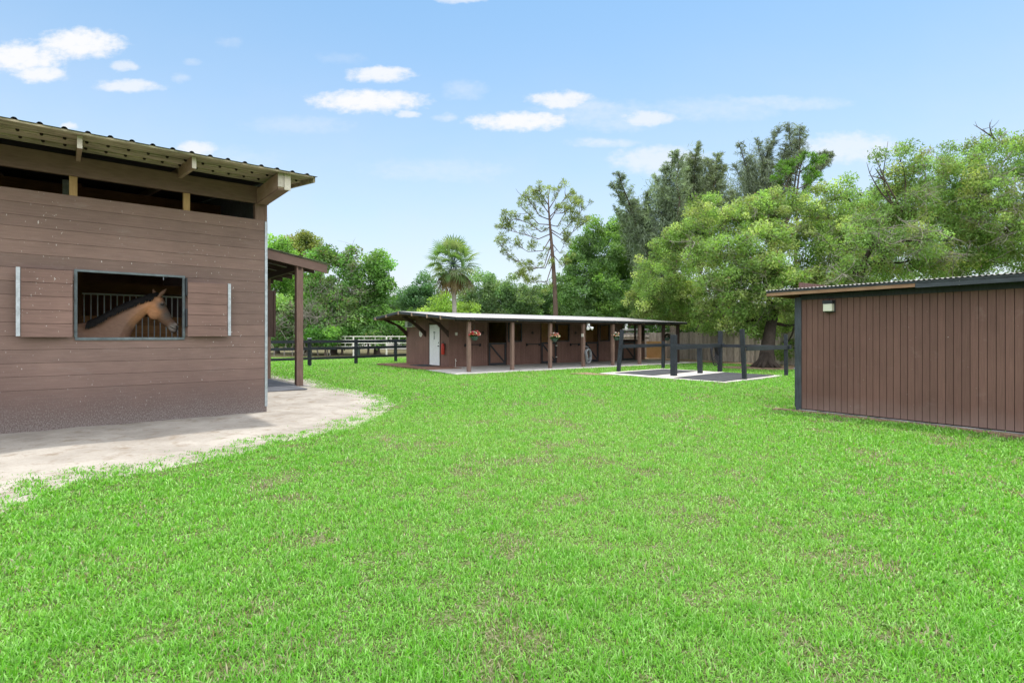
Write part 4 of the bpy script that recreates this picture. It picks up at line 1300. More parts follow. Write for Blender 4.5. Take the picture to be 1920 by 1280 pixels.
for p, h_, wd_, lean in ((W1, 1.70, 0.13, (0.16, 0.0)), (W2, 1.22, 0.12, (0, 0)), (W3, 1.50, 0.19, (0.0, 0)), (W4, 1.0, 0.16, (-0.03, 0)), (W5, 1.66, 0.15, (0.02, 0)), (W6, 1.68, 0.13, (-0.09, 0)), (W7, 1.52, 0.12, (-0.02, 0))):
    m = MB(); m.bar(rp(p, -0.1), rp((p[0] + lean[0], p[1] + lean[1]), h_), wd_, wd_, up=(0.6, 0.7, 0)); m.build('post', M['rail_black'], rack, bevel=0.008)
for a, b, za, zb, d in ((W1, W2, 1.06, 1.08, 0.14), (W3, W5, 1.07, 1.12, 0.15), (W6, W7, 1.08, 1.08, 0.15), (W2, W5, 1.06, 1.09, 0.10), (W5, W7, 1.09, 1.07, 0.12)):
    m = MB()
    A, B = rp(a, za - d / 2 + 0.04), rp(b, zb - d / 2 + 0.04)
    sidev = (B - A).cross(Vector((0, 0, 1))).normalized() * 0.09
    A = A - (B - A).normalized() * 0.05; B = B + (B - A).normalized() * 0.18
    m.bar(A + sidev, B + sidev, 0.045, d); m.build('rail', M['rail_black'], rack, bevel=0.005)
m = MB()
for q in range(5):
    a0, b0 = 0.17 - q * 0.012, 0.40 - q * 0.035
    m.tube([(a0 * math.cos(t / 20 * 2 * math.pi), 0.03 * q - 0.06 + 0.02 * math.sin(t), 0.80 - b0 + b0 * math.sin(t / 20 * 2 * math.pi)) for t in range(21)], 0.02, 6)
o = m.build('water_hose', M['hose_black'], None, smooth=True); o.location = (8.12, 21.42, 0.28); o.rotation_euler = (0, 0, 0.4)
tag(o, 'thin black hose looped on the back rail of the wash rack', 'hose')

# ================================================================== FENCES
bf = [(-13.6, 22.1), (-11.7, 24.1), (-9.87, 26.0), (-8.16, 27.9), (-6.63, 30.4), (-4.9, 33.0)]
fo = Vector((-9.87, 26.0, 0))
fence = thing('board_fence', 'black three-rail board fence between the barn and the stable', 'fence', fo)
for i, p in enumerate(bf):
    m = MB(); q = Vector((*p, 0)) - fo; m.box(q.x - 0.075, q.x + 0.075, q.y - 0.075, q.y + 0.075, -0.1, 1.28 + (0.04 if i == 2 else 0))
    fp = m.build('post', M['rail_black'], fence, bevel=0.008)
    if i == 2:
        m = MB(); m.box(q.x - 0.08, q.x + 0.08, q.y - 0.08, q.y + 0.08, 1.321, 1.36); m.build('post_cap', M['steel_pale'], fp, bevel=0.006)
for zc in (1.18, 0.84, 0.36):
    for a, b in zip(bf[:-1], bf[1:]):
        A, B = Vector((*a, zc)) - fo, Vector((*b, zc)) - fo
        sd_ = (B - A).cross(Vector((0, 0, 1))).normalized() * 0.097
        m = MB(); m.bar(A + sd_, B + sd_, 0.04, 0.14 if zc > 0.5 else 0.12); m.build('rail', M['rail_black'], fence, bevel=0.004)
# pale pipe corral panels beyond it
pp = [(-13.5, 39.5), (-11.3, 38.0), (-8.8, 37.4), (-6.3, 38.2), (-4.2, 40.2)]
proto = None
plabels = ['leftmost pale pipe corral panel beyond the black board fence', 'second pale pipe corral panel from the left beyond the black fence', 'third pale pipe corral panel, in front of the shrubs beyond the fence', 'pale pipe corral panel partly hidden behind the stable']
for i, (a, b) in enumerate(zip(pp[:-1], pp[1:])):
    A, B = Vector((*a, 0)), Vector((*b, 0)); L = (B - A).length; an = math.atan2(B.y - A.y, B.x - A.x)
    pr_ = thing('corral_panel', plabels[i], 'corral panel', A, an, 'pipe corral panels')
    m = MB()
    for zq in (1.42, 1.18, 0.95, 0.70): m.tube([(0.04, 0, zq), (L - 0.04, 0, zq)], 0.024, 6)
    m.build('rails', M['white_bar'], pr_)
    m = MB()
    for xq in (0.03, L - 0.03): m.tube([(xq, 0, 0), (xq, 0, 1.44)], 0.026, 6)
    for xq in (L * 0.33, L * 0.66): m.tube([(xq, 0, 0.68), (xq, 0, 1.43)], 0.018, 6)
    m.build('uprights', M['white_bar'], pr_)
# grey picket fence behind the wash rack
FA, FB = Vector((6.5, 40.8)), Vector((17.2, 20.2))
FL = (FB - FA).length
pf = thing('picket_fence', 'tall weathered grey privacy fence behind the wash rack', 'fence', (FA.x, FA.y, 0), math.atan2((FB - FA).y, (FB - FA).x))
m = MB(); q = 0.0
while q < FL:
    wq = random.uniform(0.125, 0.145); zt = 1.70 + random.uniform(-0.035, 0.03) ; tl = random.uniform(-0.012, 0.012); yo = random.uniform(-0.008, 0.008)
    prf = [(q, -0.02), (q + wq, -0.02), (q + wq + tl, zt - 0.04), (q + wq - 0.03 + tl, zt), (q + 0.03 + tl, zt), (q + tl, zt - 0.04)]
    n = 6
    m.add([(x, yo, z_) for x, z_ in prf] + [(x, yo + 0.018, z_) for x, z_ in prf], [tuple(range(n)), tuple(range(2 * n - 1, n - 1, -1))] + [((i + 1) % n, i, i + n, (i + 1) % n + n) for i in range(n)])
    q += wq + 0.006
m.build('pickets', M['picket'], pf)
m = MB()
for zq in (0.35, 1.4): m.box(0, FL, 0.03, 0.07, zq, zq + 0.09)
m.build('rails', M['picket'], pf)
# leaning plywood sheet
p0 = P(1211, 671, 34.6); p0.z = 0.02
o = MB()
dirf = (FB - FA).normalized(); nf = Vector((dirf.y, -dirf.x)) if (dirf.y * -1 < 0) else Vector((-dirf.y, dirf.x))
o.box(0, 0.98, -0.012, 0.012, 0, 1.12); o = o.build('plywood_sheet', M['ply'], None, bevel=0.003)
o.location = (p0.x + 0.05, p0.y, 0.0); o.rotation_euler = (R(-8), 0, R(-8))
tag(o, 'orange plywood sheet leaning against the grey fence at the end of the stable', 'plywood')
# pale post behind the fence
m = MB(); m.box(-0.07, 0.07, -0.07, 0.07, 0, 2.45); m.add([(-0.085, -0.085, 2.45), (0.085, -0.085, 2.45), (0.085, 0.085, 2.45), (-0.085, 0.085, 2.45), (0, 0, 2.54)], [(3, 2, 1, 0), (0, 1, 4), (1, 2, 4), (2, 3, 4), (3, 0, 4)])
o = m.build('marker_post', M['white_bar'], None); pt = P(1377, 615, 33.0); o.location = (pt.x, pt.y, 0); tag(o, 'single pale post rising just behind the grey privacy fence', 'post')

# rubber mats beside the barn under the awning
for i, (u0, u1, v0, v1, z1, lab) in enumerate(((0.25, 2.0, 3.55, 4.75, 0.055, 'grey rubber mat at the awning post, nearest the barn corner'), (0.25, 2.1, 4.80, 6.6, 0.06, 'grey rubber mat under the awning, behind the awning post'), (0.25, 2.15, 6.65, 8.5, 0.05, 'farthest grey rubber mat under the barn awning'))):
    pts = [bw(u0, v0), bw(u1, v0 + 0.08), bw(u1, v1), bw(u0, v1)]
    mat_thing('stall_mat', pts, 0.03, z1, M['rubber_grey'], lab, 'rubber mats under the barn awning')

# ================================================================== GROUND, SAND, GRASS
gx = np.concatenate([[-900, -300, -120, -60], np.linspace(-40, 40, 81), [60, 120, 300, 900]])
gy = np.concatenate([[-300, -60, -15], np.linspace(-5, 75, 81), [110, 200, 420, 1500]])
gn = make_noise(3)
X, Yg = np.meshgrid(gx, gy)
Zg = (fbm(gn, X * 0.35, Yg * 0.35) - 0.5) * 0.05 - 0.012
Zg[(np.abs(X) > 41) | (Yg > 76)] = -0.02
nx, ny = len(gx), len(gy)
idx = np.arange(nx * ny).reshape(ny, nx)
quads = np.stack([idx[:-1, :-1], idx[:-1, 1:], idx[1:, 1:], idx[1:, :-1]], axis=-1).reshape(-1, 4)
o = np_mesh('ground', np.stack([X, Yg, Zg], -1).reshape(-1, 3), quads.ravel(), np.full(len(quads), 4), M['ground'], smooth=True)
tag(o, kind='structure')


def gz(x, y): return (fbm(gn, np.asarray(x) * 0.35, np.asarray(y) * 0.35) - 0.5) * 0.05 - 0.012


sand_px = [(-220, 985), (-90, 940), (0, 905), (60, 893), (130, 878), (240, 868), (330, 850), (400, 838), (450, 822), (530, 810), (600, 797), (650, 778), (684, 758), (672, 742), (630, 734), (592, 728), (575, 718), (562, 712)]
sand_poly = [tuple(G(*p).xy) for p in sand_px] + [bw(2.6, 7.0), bw(2.4, 13.0), bw(-0.3, 13.0), bw(-0.3, 1.0), bw(-9.5, 1.0), (-9.5, 4.5)]
SPOLY = np.array(sand_poly)


def poly_sd(poly, x, y):
    """signed distance, negative inside"""
    poly = np.asarray(poly)
    n = len(poly)
    d = np.full(x.shape, 1e9); inside = np.zeros(x.shape, bool)
    for i in range(n):
        a, b = poly[i], poly[(i + 1) % n]
        e = b - a
        px, py = x - a[0], y - a[1]
        t = np.clip((px * e[0] + py * e[1]) / (e @ e + 1e-12), 0, 1)
        d = np.minimum(d, (px - t * e[0]) ** 2 + (py - t * e[1]) ** 2)
        c = ((a[1] > y) != (b[1] > y)) & (x < (b[0] - a[0]) * (y - a[1]) / (b[1] - a[1] + 1e-12) + a[0])
        inside ^= c
    d = np.sqrt(d)
    return np.where(inside, -d, d)


# sand sheet: a fine grid kept where it lies inside the (slightly grown) outline
sxs = np.arange(-12, 0.0, 0.08); sys_ = np.arange(3.0, 22, 0.08)
SX, SY = np.meshgrid(sxs, sys_)
sdist = poly_sd(SPOLY, SX, SY)
nA = make_noise(21)
keep = sdist < 0.85 + 0.3 * (fbm(nA, SX * 2.2, SY * 2.2) - 0.5)
hgt = gz(SX, SY) + 0.014 - 0.05 * np.clip((sdist - 0.55) / 0.3, 0, 1) + 0.035 * np.clip(-sdist / 0.8, 0, 1) * (fbm(nA, SX * 1.3 + 9, SY * 1.3, 4)) + 0.016 * (fbm(nA, SX * 6, SY * 6, 3) - 0.5)
nx, ny = len(sxs), len(sys_)
idx = np.arange(nx * ny).reshape(ny, nx)
q = np.stack([idx[:-1, :-1], idx[:-1, 1:], idx[1:, 1:], idx[1:, :-1]], axis=-1).reshape(-1, 4)
kq = keep.ravel()[q].all(axis=1)
q = q[kq]
used = np.unique(q); remap = np.full(nx * ny, -1); remap[used] = np.arange(len(used))
vv = np.stack([SX, SY, hgt], -1).reshape(-1, 3)[used]
o = np_mesh('sand_path', vv, remap[q].ravel(), np.full(len(q), 4), M['sand'], smooth=True)
tag(o, kind='structure')
# pine straw along the fence and litter under the left trees and by the shed
nrm = Vector((-(FB - FA).y, (FB - FA).x)).normalized()
if nrm.x > 0: nrm = -nrm
strips = []
LIT1 = [tuple(FA + nrm * 0.1), tuple(FA + nrm * 1.9), tuple(FA.lerp(FB, 0.35) + nrm * 2.4), tuple(FA.lerp(FB, 0.7) + nrm * 1.2), tuple(FB + nrm * 0.9), tuple(FB + nrm * 0.1)]
LIT2 = [(-40, 35.0), (-15, 37.5), (-9, 38.5), (-3, 40), (3, 44), (3, 70), (-45, 70)]
LIT3 = [tuple(HC - HD * 0.3 + HN * 0.05), tuple(HC - HD * 0.35 + HN * 0.22), tuple(HC + HD * 2 + HN * 0.14), tuple(HC + HD * 3 + HN * 0.24), tuple(HC + HD * 6 + HN * 0.2), tuple(HC + HD * 9 + HN * 0.2), tuple(HC + HD * 9)]
tr = G(1437, 690)
LIT4 = [(tr.x + 1.9 * math.cos(a) * (1 + 0.2 * math.sin(3 * a)), tr.y + 1.2 * math.sin(a)) for a in np.linspace(0, 2 * math.pi, 15)[:-1]]
for lp, zq in ((LIT1, 0.03), (LIT2, 0.034), (LIT3, 0.03), (LIT4, 0.038)):
    m = MB(); m.slab(lp, -0.05, zq); o = m.build('leaf_litter', M['litter_dark'] if lp is LIT2 else M['litter'], None); tag(o, kind='structure')

# grass blades, one mesh
EXCL = [[bw(0, 0), bw(0.05, 13.9), bw(-9.6, 13.9), bw(-9.6, 0.02)], [sw(*p) for p in ((-1.97, -4.08), (13.35, -4.03), (13.6, 4.6), (-0.02, 4.6), (-1.72, 4.5), (-1.72, -1.1))], pad,
        [tuple(HC), tuple(HC + HD * 9), tuple(HC + HD * 9 - HN * 5), tuple(HC - HN * 5)], LIT2]
PART = [(LIT1, 0.1), (LIT3, 0.6), (LIT4, 0.25), ([(2.2, 20.6), (3.4, 19.6), (3.9, 19.95), (3.35, 20.45), (3.0, 21.2)], 0.15)]
nB, nC, nD = make_noise(31), make_noise(32), make_noise(33)
Y0, Y1 = 1.0, 36.0
NS = 2000000
# density ~ Y^-1.5 over a wedge of width ~2.1Y+4
ys = np.linspace(Y0, Y1, 4000)
pdf = (2.06 * ys + 6.0) * np.maximum(ys, 2.6) ** -1.5
cdf = np.cumsum(pdf); cdf /= cdf[-1]
by = np.interp(rng.random(NS), cdf, ys)
bx = (rng.random(NS) - 0.5) * (2.06 * by + 6.0)
keep = np.ones(NS, bool)
sdv = poly_sd(SPOLY, bx, by)
pn = fbm(nB, bx * 2.6, by * 2.6, 3)
pf_ = fbm(nB, bx * 9.0 + 7, by * 9.0, 2)
edge_ = np.clip((sdv + (pn - 0.5) * 1.3 + (pf_ - 0.5) * 1.1 + 0.42) / 0.75, 0, 1) ** 1.3
stray = np.where((sdv > -1.1) & (pf_ > 0.66), 0.10, 0.0)
keep &= rng.random(NS) < np.maximum(edge_, stray)
for e in EXCL: keep &= poly_sd(e, bx, by) > 0.015
for e, pk in PART: keep &= (poly_sd(e, bx, by) > 0) | (rng.random(NS) < pk)
# small worn spots
worn = fbm(nC, bx * 2.1, by * 2.1, 3)
big = fbm(nD, bx * 0.22, by * 0.22, 2)
tuftn = fbm(nB, bx * 7.0 + 40, by * 7.0, 2)
dens = np.clip((0.78 - worn) / 0.12, 0.45, 1) * np.clip(0.25 + 1.4 * tuftn, 0, 1)
keep &= rng.random(NS) < dens
bx, by, sdv, worn, big, tuftn = bx[keep], by[keep], sdv[keep], worn[keep], big[keep], tuftn[keep]
nb = len(bx)
dist = np.hypot(bx, by)
Lb = (0.022 + 0.033 * rng.random(nb) ** 1.5) * (0.55 + 0.95 * tuftn) * (1 + 0.035 * np.clip(dist - 4, 0, 14)) * np.clip(0.6 + sdv * 1.2, 0.6, 1)
Wb = (0.0022 + 0.0020 * rng.random(nb)) * np.clip(dist / 3.2, 0.8, None) ** 0.72
az = rng.random(nb) * 2 * math.pi
lean = np.clip(np.abs(rng.normal(0.78, 0.40, nb)), 0.05, 1.4)
cz = gz(bx, by) - 0.004
dx, dy = np.cos(az), np.sin(az)
px_, py_ = -dy, dx
tw = rng.normal(0, 0.5, nb)
wx, wy = px_ * np.cos(tw) + dx * np.sin(tw) * 0.3, py_ * np.cos(tw) + dy * np.sin(tw) * 0.3
l1 = lean * 0.6; l2 = np.clip(lean * 1.35, 0, 1.75)
mx = bx + dx * np.sin(l1) * Lb * 0.5; my = by + dy * np.sin(l1) * Lb * 0.5; mz = cz + np.cos(l1) * Lb * 0.5
tx = mx + dx * np.sin(l2) * Lb * 0.5; ty = my + dy * np.sin(l2) * Lb * 0.5; tz = np.maximum(mz + np.cos(l2) * Lb * 0.5, cz + 0.006)
V = np.empty((nb, 5, 3), dtype=np.float32)
V[:, 0] = np.stack([bx - wx * Wb * 0.6, by - wy * Wb * 0.6, cz], 1)
V[:, 1] = np.stack([bx + wx * Wb * 0.6, by + wy * Wb * 0.6, cz], 1)
V[:, 2] = np.stack([mx + wx * Wb, my + wy * Wb, mz], 1)
V[:, 3] = np.stack([mx - wx * Wb, my - wy * Wb, mz], 1)
V[:, 4] = np.stack([tx, ty, tz], 1)
base = np.array([[0.158, 0.395, 0.042]])
gcol = base * rng.uniform(0.45, 1.50, (nb, 1))
mixy = np.clip((big - 0.42) * 2.2 + rng.normal(0, 0.16, nb), 0, 0.6)[:, None]
gcol = gcol * (1 - mixy) + np.array([[0.232, 0.435, 0.085]]) * mixy
deep = np.clip((tuftn - 0.5) * 2.0, 0, 0.5)[:, None]
gcol = gcol * (1 - deep) + np.array([[0.108, 0.36, 0.016]]) * deep
pale = (rng.random(nb) < 0.27)[:, None]
gcol = np.where(pale, gcol * 0.6 + np.array([[0.20, 0.30, 0.12]]), gcol)
dead = (rng.random(nb) < np.clip(0.03 + (worn - 0.58) * 1.6, 0.025, 0.5))[:, None]
gcol = np.where(dead, np.array([[0.36, 0.32, 0.22]]) * rng.uniform(0.6, 1.2, (nb, 1)), gcol)
gc = np.repeat(gcol[:, None, :], 5, axis=1)
fi = np.arange(nb)[:, None] * 5 + np.array([[0, 1, 2, 3, 3, 2, 4]])
lt = np.tile(np.array([4, 3], dtype=np.int32), nb)
o = np_mesh('lawn_grass', V.reshape(-1, 3), fi.ravel(), lt, M['grass'], None, gc.reshape(-1, 3))
tag(o, 'bright green short lawn grass covering the yard', 'grass', kind='stuff')


# ================================================================== TREES
def branch_path(a, b, bend=0.15, n=5, sag=0.0):
    a, b = Vector(a), Vector(b)
    L = (b - a).length
    o1 = Vector((random.gauss(0, 1), random.gauss(0, 1), random.gauss(0, 0.6))) * bend * L * 0.5
    pts = []
    for i in range(n + 1):
        t = i / n
        p = a.lerp(b, t) + o1 * math.sin(math.pi * t) + Vector((random.gauss(0, 1), random.gauss(0, 1), random.gauss(0, 1))) * bend * L * 0.06
        p.z += sag * math.sin(math.pi * t) * L
        if i == 0: p = a
        if i == n: p = b
        pts.append(p)
    return pts


def clumps_from_blobs(blobs, Y, g, per, spread=1.0, depthf=0.9, shell=0.55):
    cl = []
    for (bx_, by_, rx, ry, *dz) in blobs:
        Yb = Y + (dz[0] if dz else 0)
        c = np.array(P(bx_, by_, Yb)); rxw, rzw = rx / F * Yb, ry / F * Yb
        ryw = (rxw + rzw) / 2 * depthf
        n = max(4, int(per * (rxw * rzw + rxw * ryw) ** 0.9))
        d = g.normal(size=(n, 3)); d /= np.linalg.norm(d, axis=1)[:, None]
        r = shell + (1 - shell) * g.random((n, 1)) ** 0.7
        r *= g.uniform(0.85, 1.12, (n, 1))
        cl.append(c + d * r * np.array([rxw, ryw, rzw]))
    return np.concatenate(cl)


def blob_tree(name, label, base, Y, blobs, col, seed, per=3.0, leaf=0.13, n_leaf=110, rc=0.45, trunk_r=0.22, bark='bark', col2=None, mixp=0.3, group=None, aspect=0.45, droop=0.3,
              cat='tree', trunk_top=None, twigs=0.5, dead=0.0, flat=0.9, shell=0.5, strands=0, fork=2, greytwig=0, var=0.27):
    g = np.random.default_rng(seed); random.seed(seed)
    col = tuple(c * 2.2 + 0.012 for c in col); col2 = tuple(c * 1.95 + 0.012 for c in col2) if col2 else None
    per *= 2.3; n_leaf = int(n_leaf * 1.8); aspect = min(aspect * 1.25, 0.62); twigs *= 0.5
    base = Vector(base)
    t = thing(name, label, cat, base, 0, group)
    bv = np.array(base)
    cl = clumps_from_blobs(blobs, Y, g, per, shell=shell)
    # drop clumps that would go underground
    cl = cl[cl[:, 2] > 0.5]
    nC_ = len(cl)
    # trunk and limbs
    cents = [P(b[0], b[1], Y + (b[4] if len(b) > 4 else 0)) for b in blobs]
    tt = Vector(trunk_top) if trunk_top is not None else base + Vector((0, 0, max(1.2, (min(c.z for c in cents)) * 0.55)))
    m = MB()
    pts = branch_path(Vector((0, 0, -0.15)), tt - base, 0.07, 6)
    m.tube(pts, [trunk_r * 1.75, trunk_r * 1.25] + [trunk_r * (1.05 - 0.08 * i) for i in range(5)], 12)
    if trunk_r > 0.275:
        for q in range(11):
            an = q * 0.57 + random.random() * 0.3; L = trunk_r * random.uniform(1.8, 2.9)
            m.tube([(0, 0, 0.62), (math.cos(an) * L * 0.42, math.sin(an) * L * 0.42, 0.25), (math.cos(an) * L, math.sin(an) * L, -0.06)], [trunk_r * 0.6, trunk_r * 0.38, 0.04], 8)
    order = sorted(range(len(cents)), key=lambda i: (cents[i] - tt).length)
    nodes = [(tt - base, trunk_r * 0.8)]
    for i in order:
        c = cents[i] - base
        best = min(nodes, key=lambda nd: (nd[0] - c).length + 0.35 * (nd[0] - (tt - base)).length)
        r0 = best[1] * 0.72; r1 = max(r0 * 0.55, 0.02)
        path = branch_path(best[0], c, 0.22, 5)
        m.tube(path, [r0 + (r1 - r0) * k2 / 5 for k2 in range(6)], 7)
        nodes.append((c, r1)); nodes.append((path[3], (r0 + r1) / 2))
    cc = [Vector(c) - base for c in cl]
    for c in cc:
        if random.random() > twigs: continue
        best = min(nodes, key=lambda nd: (nd[0] - c).length)
        r0 = min(best[1] * 0.5, 0.045); m.tube(branch_path(best[0], c, 0.25, 4), [r0, r0 * .8, r0 * .6, r0 * .45, 0.008], 5)
    m.build('trunk', M[bark], t, smooth=True)
    # leaves
    pos, size, cols = [], [], []
    ctint = g.normal(1.0, var, (nC_, 1))
    cmix = (g.random((nC_, 1)) < mixp) * g.uniform(0.4, 1.0, (nC_, 1))
    crr = rc * g.uniform(0.6, 1.35, nC_)
    cnt_ = (n_leaf * (crr / rc) ** 1.8).astype(int)
    tot = int(cnt_.sum())
    own = np.repeat(np.arange(nC_), cnt_)
    d = g.normal(size=(tot, 3)); d *= (g.random((tot, 1)) ** 0.45) / (np.linalg.norm(d, axis=1)[:, None] + 1e-9)
    lp = cl[own] + d * crr[own][:, None] * np.array([1.15, 1.15, flat])
    base_c = np.array([col]); c2 = np.array([col2 if col2 is not None else col])
    lc = (base_c * (1 - cmix[own]) + c2 * cmix[own]) * np.clip(ctint[own], 0.45, 1.7) * g.uniform(0.75, 1.25, (tot, 1))
    if dead:
        dm = g.random((tot, 1)) < dead
        lc = np.where(dm, np.array([[0.16, 0.13, 0.09]]) * g.uniform(0.6, 1.3, (tot, 1)), lc)
    ls = leaf * g.uniform(0.6, 1.35, tot)
    keepz = lp[:, 2] > 0.12
    leaf_obj('crown', lp[keepz] - bv, ls[keepz], lc[keepz], t, M['leaf'], aspect=aspect, droop=droop, seed=seed + 5)
    if greytwig:
        m = MB()
        for i in range(greytwig):
            c = min((cc[random.randrange(len(cc))] for _ in range(4)), key=lambda p_: p_.y) + Vector((0, -0.25, 0))
            for k2 in range(random.randint(3, 6)):
                dv = Vector((random.gauss(0, 1), random.gauss(0, 1), random.gauss(-0.15, 0.7))).normalized() * random.uniform(0.5, 1.2)
                path = branch_path(c, c + dv, 0.3, 4)
                m.tube(path, [0.011, 0.010, 0.008, 0.007, 0.004], 4)
                for k3 in (2, 3):
                    dv2 = Vector((random.gauss(0, 1), random.gauss(0, 1), random.gauss(-.2, 0.7))).normalized() * random.uniform(0.2, 0.5)
                    m.tube([path[k3], path[k3] + dv2 * 0.5 + Vector((0, 0, 0.03)), path[k3] + dv2], [0.007, 0.006, 0.003], 4)
        m.build('bare_twigs', M['bark_grey'], t)
    if strands:
        m = MB()
        for i in range(strands):
            c = cc[random.randrange(len(cc))]
            if c.z < 2.0: continue
            L = min(random.uniform(0.8, 2.6), c.z - 0.4)
            m.tube([c, c + Vector((random.gauss(0, .08), random.gauss(0, .08), -L * 0.5)), c + Vector((random.gauss(0, .12), random.gauss(0, .12), -L))], [0.014, 0.012, 0.006], 4)
        m.build('hanging_roots', M['bark_grey'], t)
    return t


# big spreading tree behind the wash rack
blob_tree('spreading_tree', 'broad yellow-green spreading tree with a flared dark trunk behind the wash rack', (tr.x, tr.y, 0), 26.0,
          [(1245, 520, 62, 48, 5), (1235, 575, 50, 30, 7), (1300, 455, 60, 48, 1), (1370, 405, 72, 36, 0), (1318, 540, 66, 46, 4), (1430, 470, 72, 52, -1), (1480, 420, 68, 46, 0.5), (1400, 545, 62, 44, -2.5),
           (1490, 545, 66, 46, -2), (1555, 490, 62, 56, 0), (1385, 600, 44, 26, -1), (1575, 415, 48, 46, 1), (1340, 596, 44, 26, 4), (1530, 590, 50, 34, 1.5), (1450, 600, 40, 28, 2.5), (1500, 640, 40, 30, 2.5), (1320, 400, 40, 30, 3), (1440, 560, 60, 40, -1), (1350, 470, 60, 44, -2), (1280, 555, 56, 38, 6), (1465, 655, 26, 24, 0.5), (1430, 615, 34, 24, 0), (1535, 440, 50, 44, 0), (1520, 550, 50, 40, -2), (1600, 470, 44, 50, 0.5), (1420, 400, 50, 34, 1), (1215, 550, 44, 40, 7), (1265, 470, 44, 40, 2), (1455, 380, 44, 30, 1.5), (1540, 380, 40, 34, 2), (1580, 450, 40, 40, 1.5), (1610, 520, 40, 36, 1), (1560, 540, 50, 36, -0.5), (1440, 510, 60, 44, -2.5), (1345, 575, 50, 32, 2), (1300, 592, 44, 24, 7), (1500, 600, 44, 30, 0.5), (1360, 510, 54, 40, -2.5)],
          (0.082, 0.136, 0.036), 41, per=4.8, leaf=0.125, n_leaf=85, rc=0.38, trunk_r=0.28, bark='bark_dark', col2=(0.172, 0.210, 0.078), mixp=0.33, aspect=0.40, droop=0.35,
          trunk_top=P(1452, 580, 25.2), twigs=0.45, dead=0.05, greytwig=40)
# trees behind the shed
blob_tree('leafy_tree', 'mid-green tree filling the canopy between the spreading tree and the shed trees', (17.5, 30.0, 0), 30.0,
          [(1600, 400, 40, 34, 0), (1640, 380, 36, 30, 0), (1580, 360, 30, 24, 0), (1660, 430, 46, 40, 0), (1610, 460, 46, 40, 0), (1670, 490, 46, 34, 0), (1710, 420, 50, 44, 0), (1760, 440, 50, 44, 0), (1560, 420, 40, 40, 0), (1740, 500, 46, 30, 0), (1820, 470, 50, 40, 1), (1870, 420, 50, 40, 1), (1620, 520, 50, 34, 0), (1800, 390, 46, 40, 1)],
          (0.090, 0.150, 0.044), 44, per=3.6, leaf=0.14, n_leaf=85, rc=0.45, trunk_r=0.24, bark='bark_dark', col2=(0.14, 0.18, 0.055), mixp=0.35, aspect=0.36, droop=0.4, dead=0.04, greytwig=14, group='trees behind the shed')
blob_tree('leafy_tree', 'tall light green tree filling the right edge behind the shed', (19.5, 24.0, 0), 23.0,
          [(1880, 275, 52, 32, 0), (1815, 300, 52, 34, 1), (1900, 345, 62, 46, 0), (1850, 365, 52, 40, -1), (1795, 370, 52, 40, 1), (1890, 425, 66, 42, -1), (1815, 440, 56, 42, 0), (1880, 490, 62, 36, 1), (1800, 500, 56, 30, 1), (1960, 300, 52, 46), (1980, 420, 66, 66), (2080, 380, 80, 100), (1985, 520, 66, 46), (1835, 330, 52, 44, 0), (1850, 400, 60, 44, 0.5), (1870, 455, 60, 40, 0), (1780, 340, 40, 36, 0.5), (1780, 470, 50, 40, 0)],
          (0.096, 0.158, 0.046), 42, per=6.0, leaf=0.12, n_leaf=72, rc=0.36, trunk_r=0.28, bark='bark', col2=(0.15, 0.175, 0.058), mixp=0.32, aspect=0.30, droop=0.5, dead=0.04, greytwig=36, group='trees behind the shed')
blob_tree('leafy_tree', 'sparse light green tree with bare top twigs above the shed lamp', (14.7, 23.5, 0), 22.0,
          [(1690, 300, 50, 30, 0), (1735, 325, 42, 30, 1), (1660, 370, 42, 30, 1), (1710, 385, 60, 36, 0), (1640, 440, 48, 36, 0), (1720, 450, 62, 34, -1), (1650, 495, 44, 26, 1), (1730, 510, 56, 24, 1), (1765, 390, 42, 40, 1.5), (1690, 430, 50, 44, 1), (1610, 420, 34, 34, 1), (1600, 510, 40, 26, 0), (1680, 345, 40, 28, 0.5), (1745, 480, 50, 34, 0)],
          (0.092, 0.152, 0.046), 43, per=5.6, leaf=0.12, n_leaf=68, rc=0.36, trunk_r=0.20, bark='bark_dark', col2=(0.15, 0.17, 0.06), mixp=0.32, aspect=0.30, droop=0.5, dead=0.05, greytwig=36, group='trees behind the shed',
          trunk_top=P(1615, 500, 22.5))


def dead_twig(label, x0, y0, tips, Y):
    b = P(x0, y0, Y)
    m = MB()
    for (x1, y1) in tips:
        e = P(x1, y1, Y)
        m.tube(branch_path((0, 0, 0), e - b, 0.15, 5), [0.05, 0.045, 0.035, 0.028, 0.02, 0.01], 5)
        mid = (e - b) * 0.6
        for k2 in range(3):
            m.tube(branch_path(mid * (0.8 + 0.2 * k2), mid * (0.8 + 0.2 * k2) + Vector((random.gauss(0, .5), random.gauss(0, .3), random.uniform(0.1, .6))), 0.2, 3), [0.02, 0.015, 0.012, 0.006], 4)
    o = m.build('dead_branch', M['bark'], None, smooth=True); o.location = b
    return o


def child_twigs(parent, items, Y):
    random.seed(5)
    for (x0, y0, tips) in items:
        b = P(x0, y0, Y) - parent.location
        m = MB()
        for (x1, y1) in tips:
            e = P(x1, y1, Y) - parent.location
            path = branch_path(b, e, 0.15, 5)
            m.tube(path, [0.04, 0.034, 0.028, 0.022, 0.016, 0.007], 5)
            for k2 in (2, 3, 4):
                m.tube(branch_path(path[k2], path[k2] + Vector((random.gauss(0, .22), random.gauss(0, .2), random.uniform(0.05, .35))), 0.2, 3), [0.014, 0.011, 0.008, 0.004], 4)
        o = m.build('dead_branch', M['bark'], parent, smooth=True)


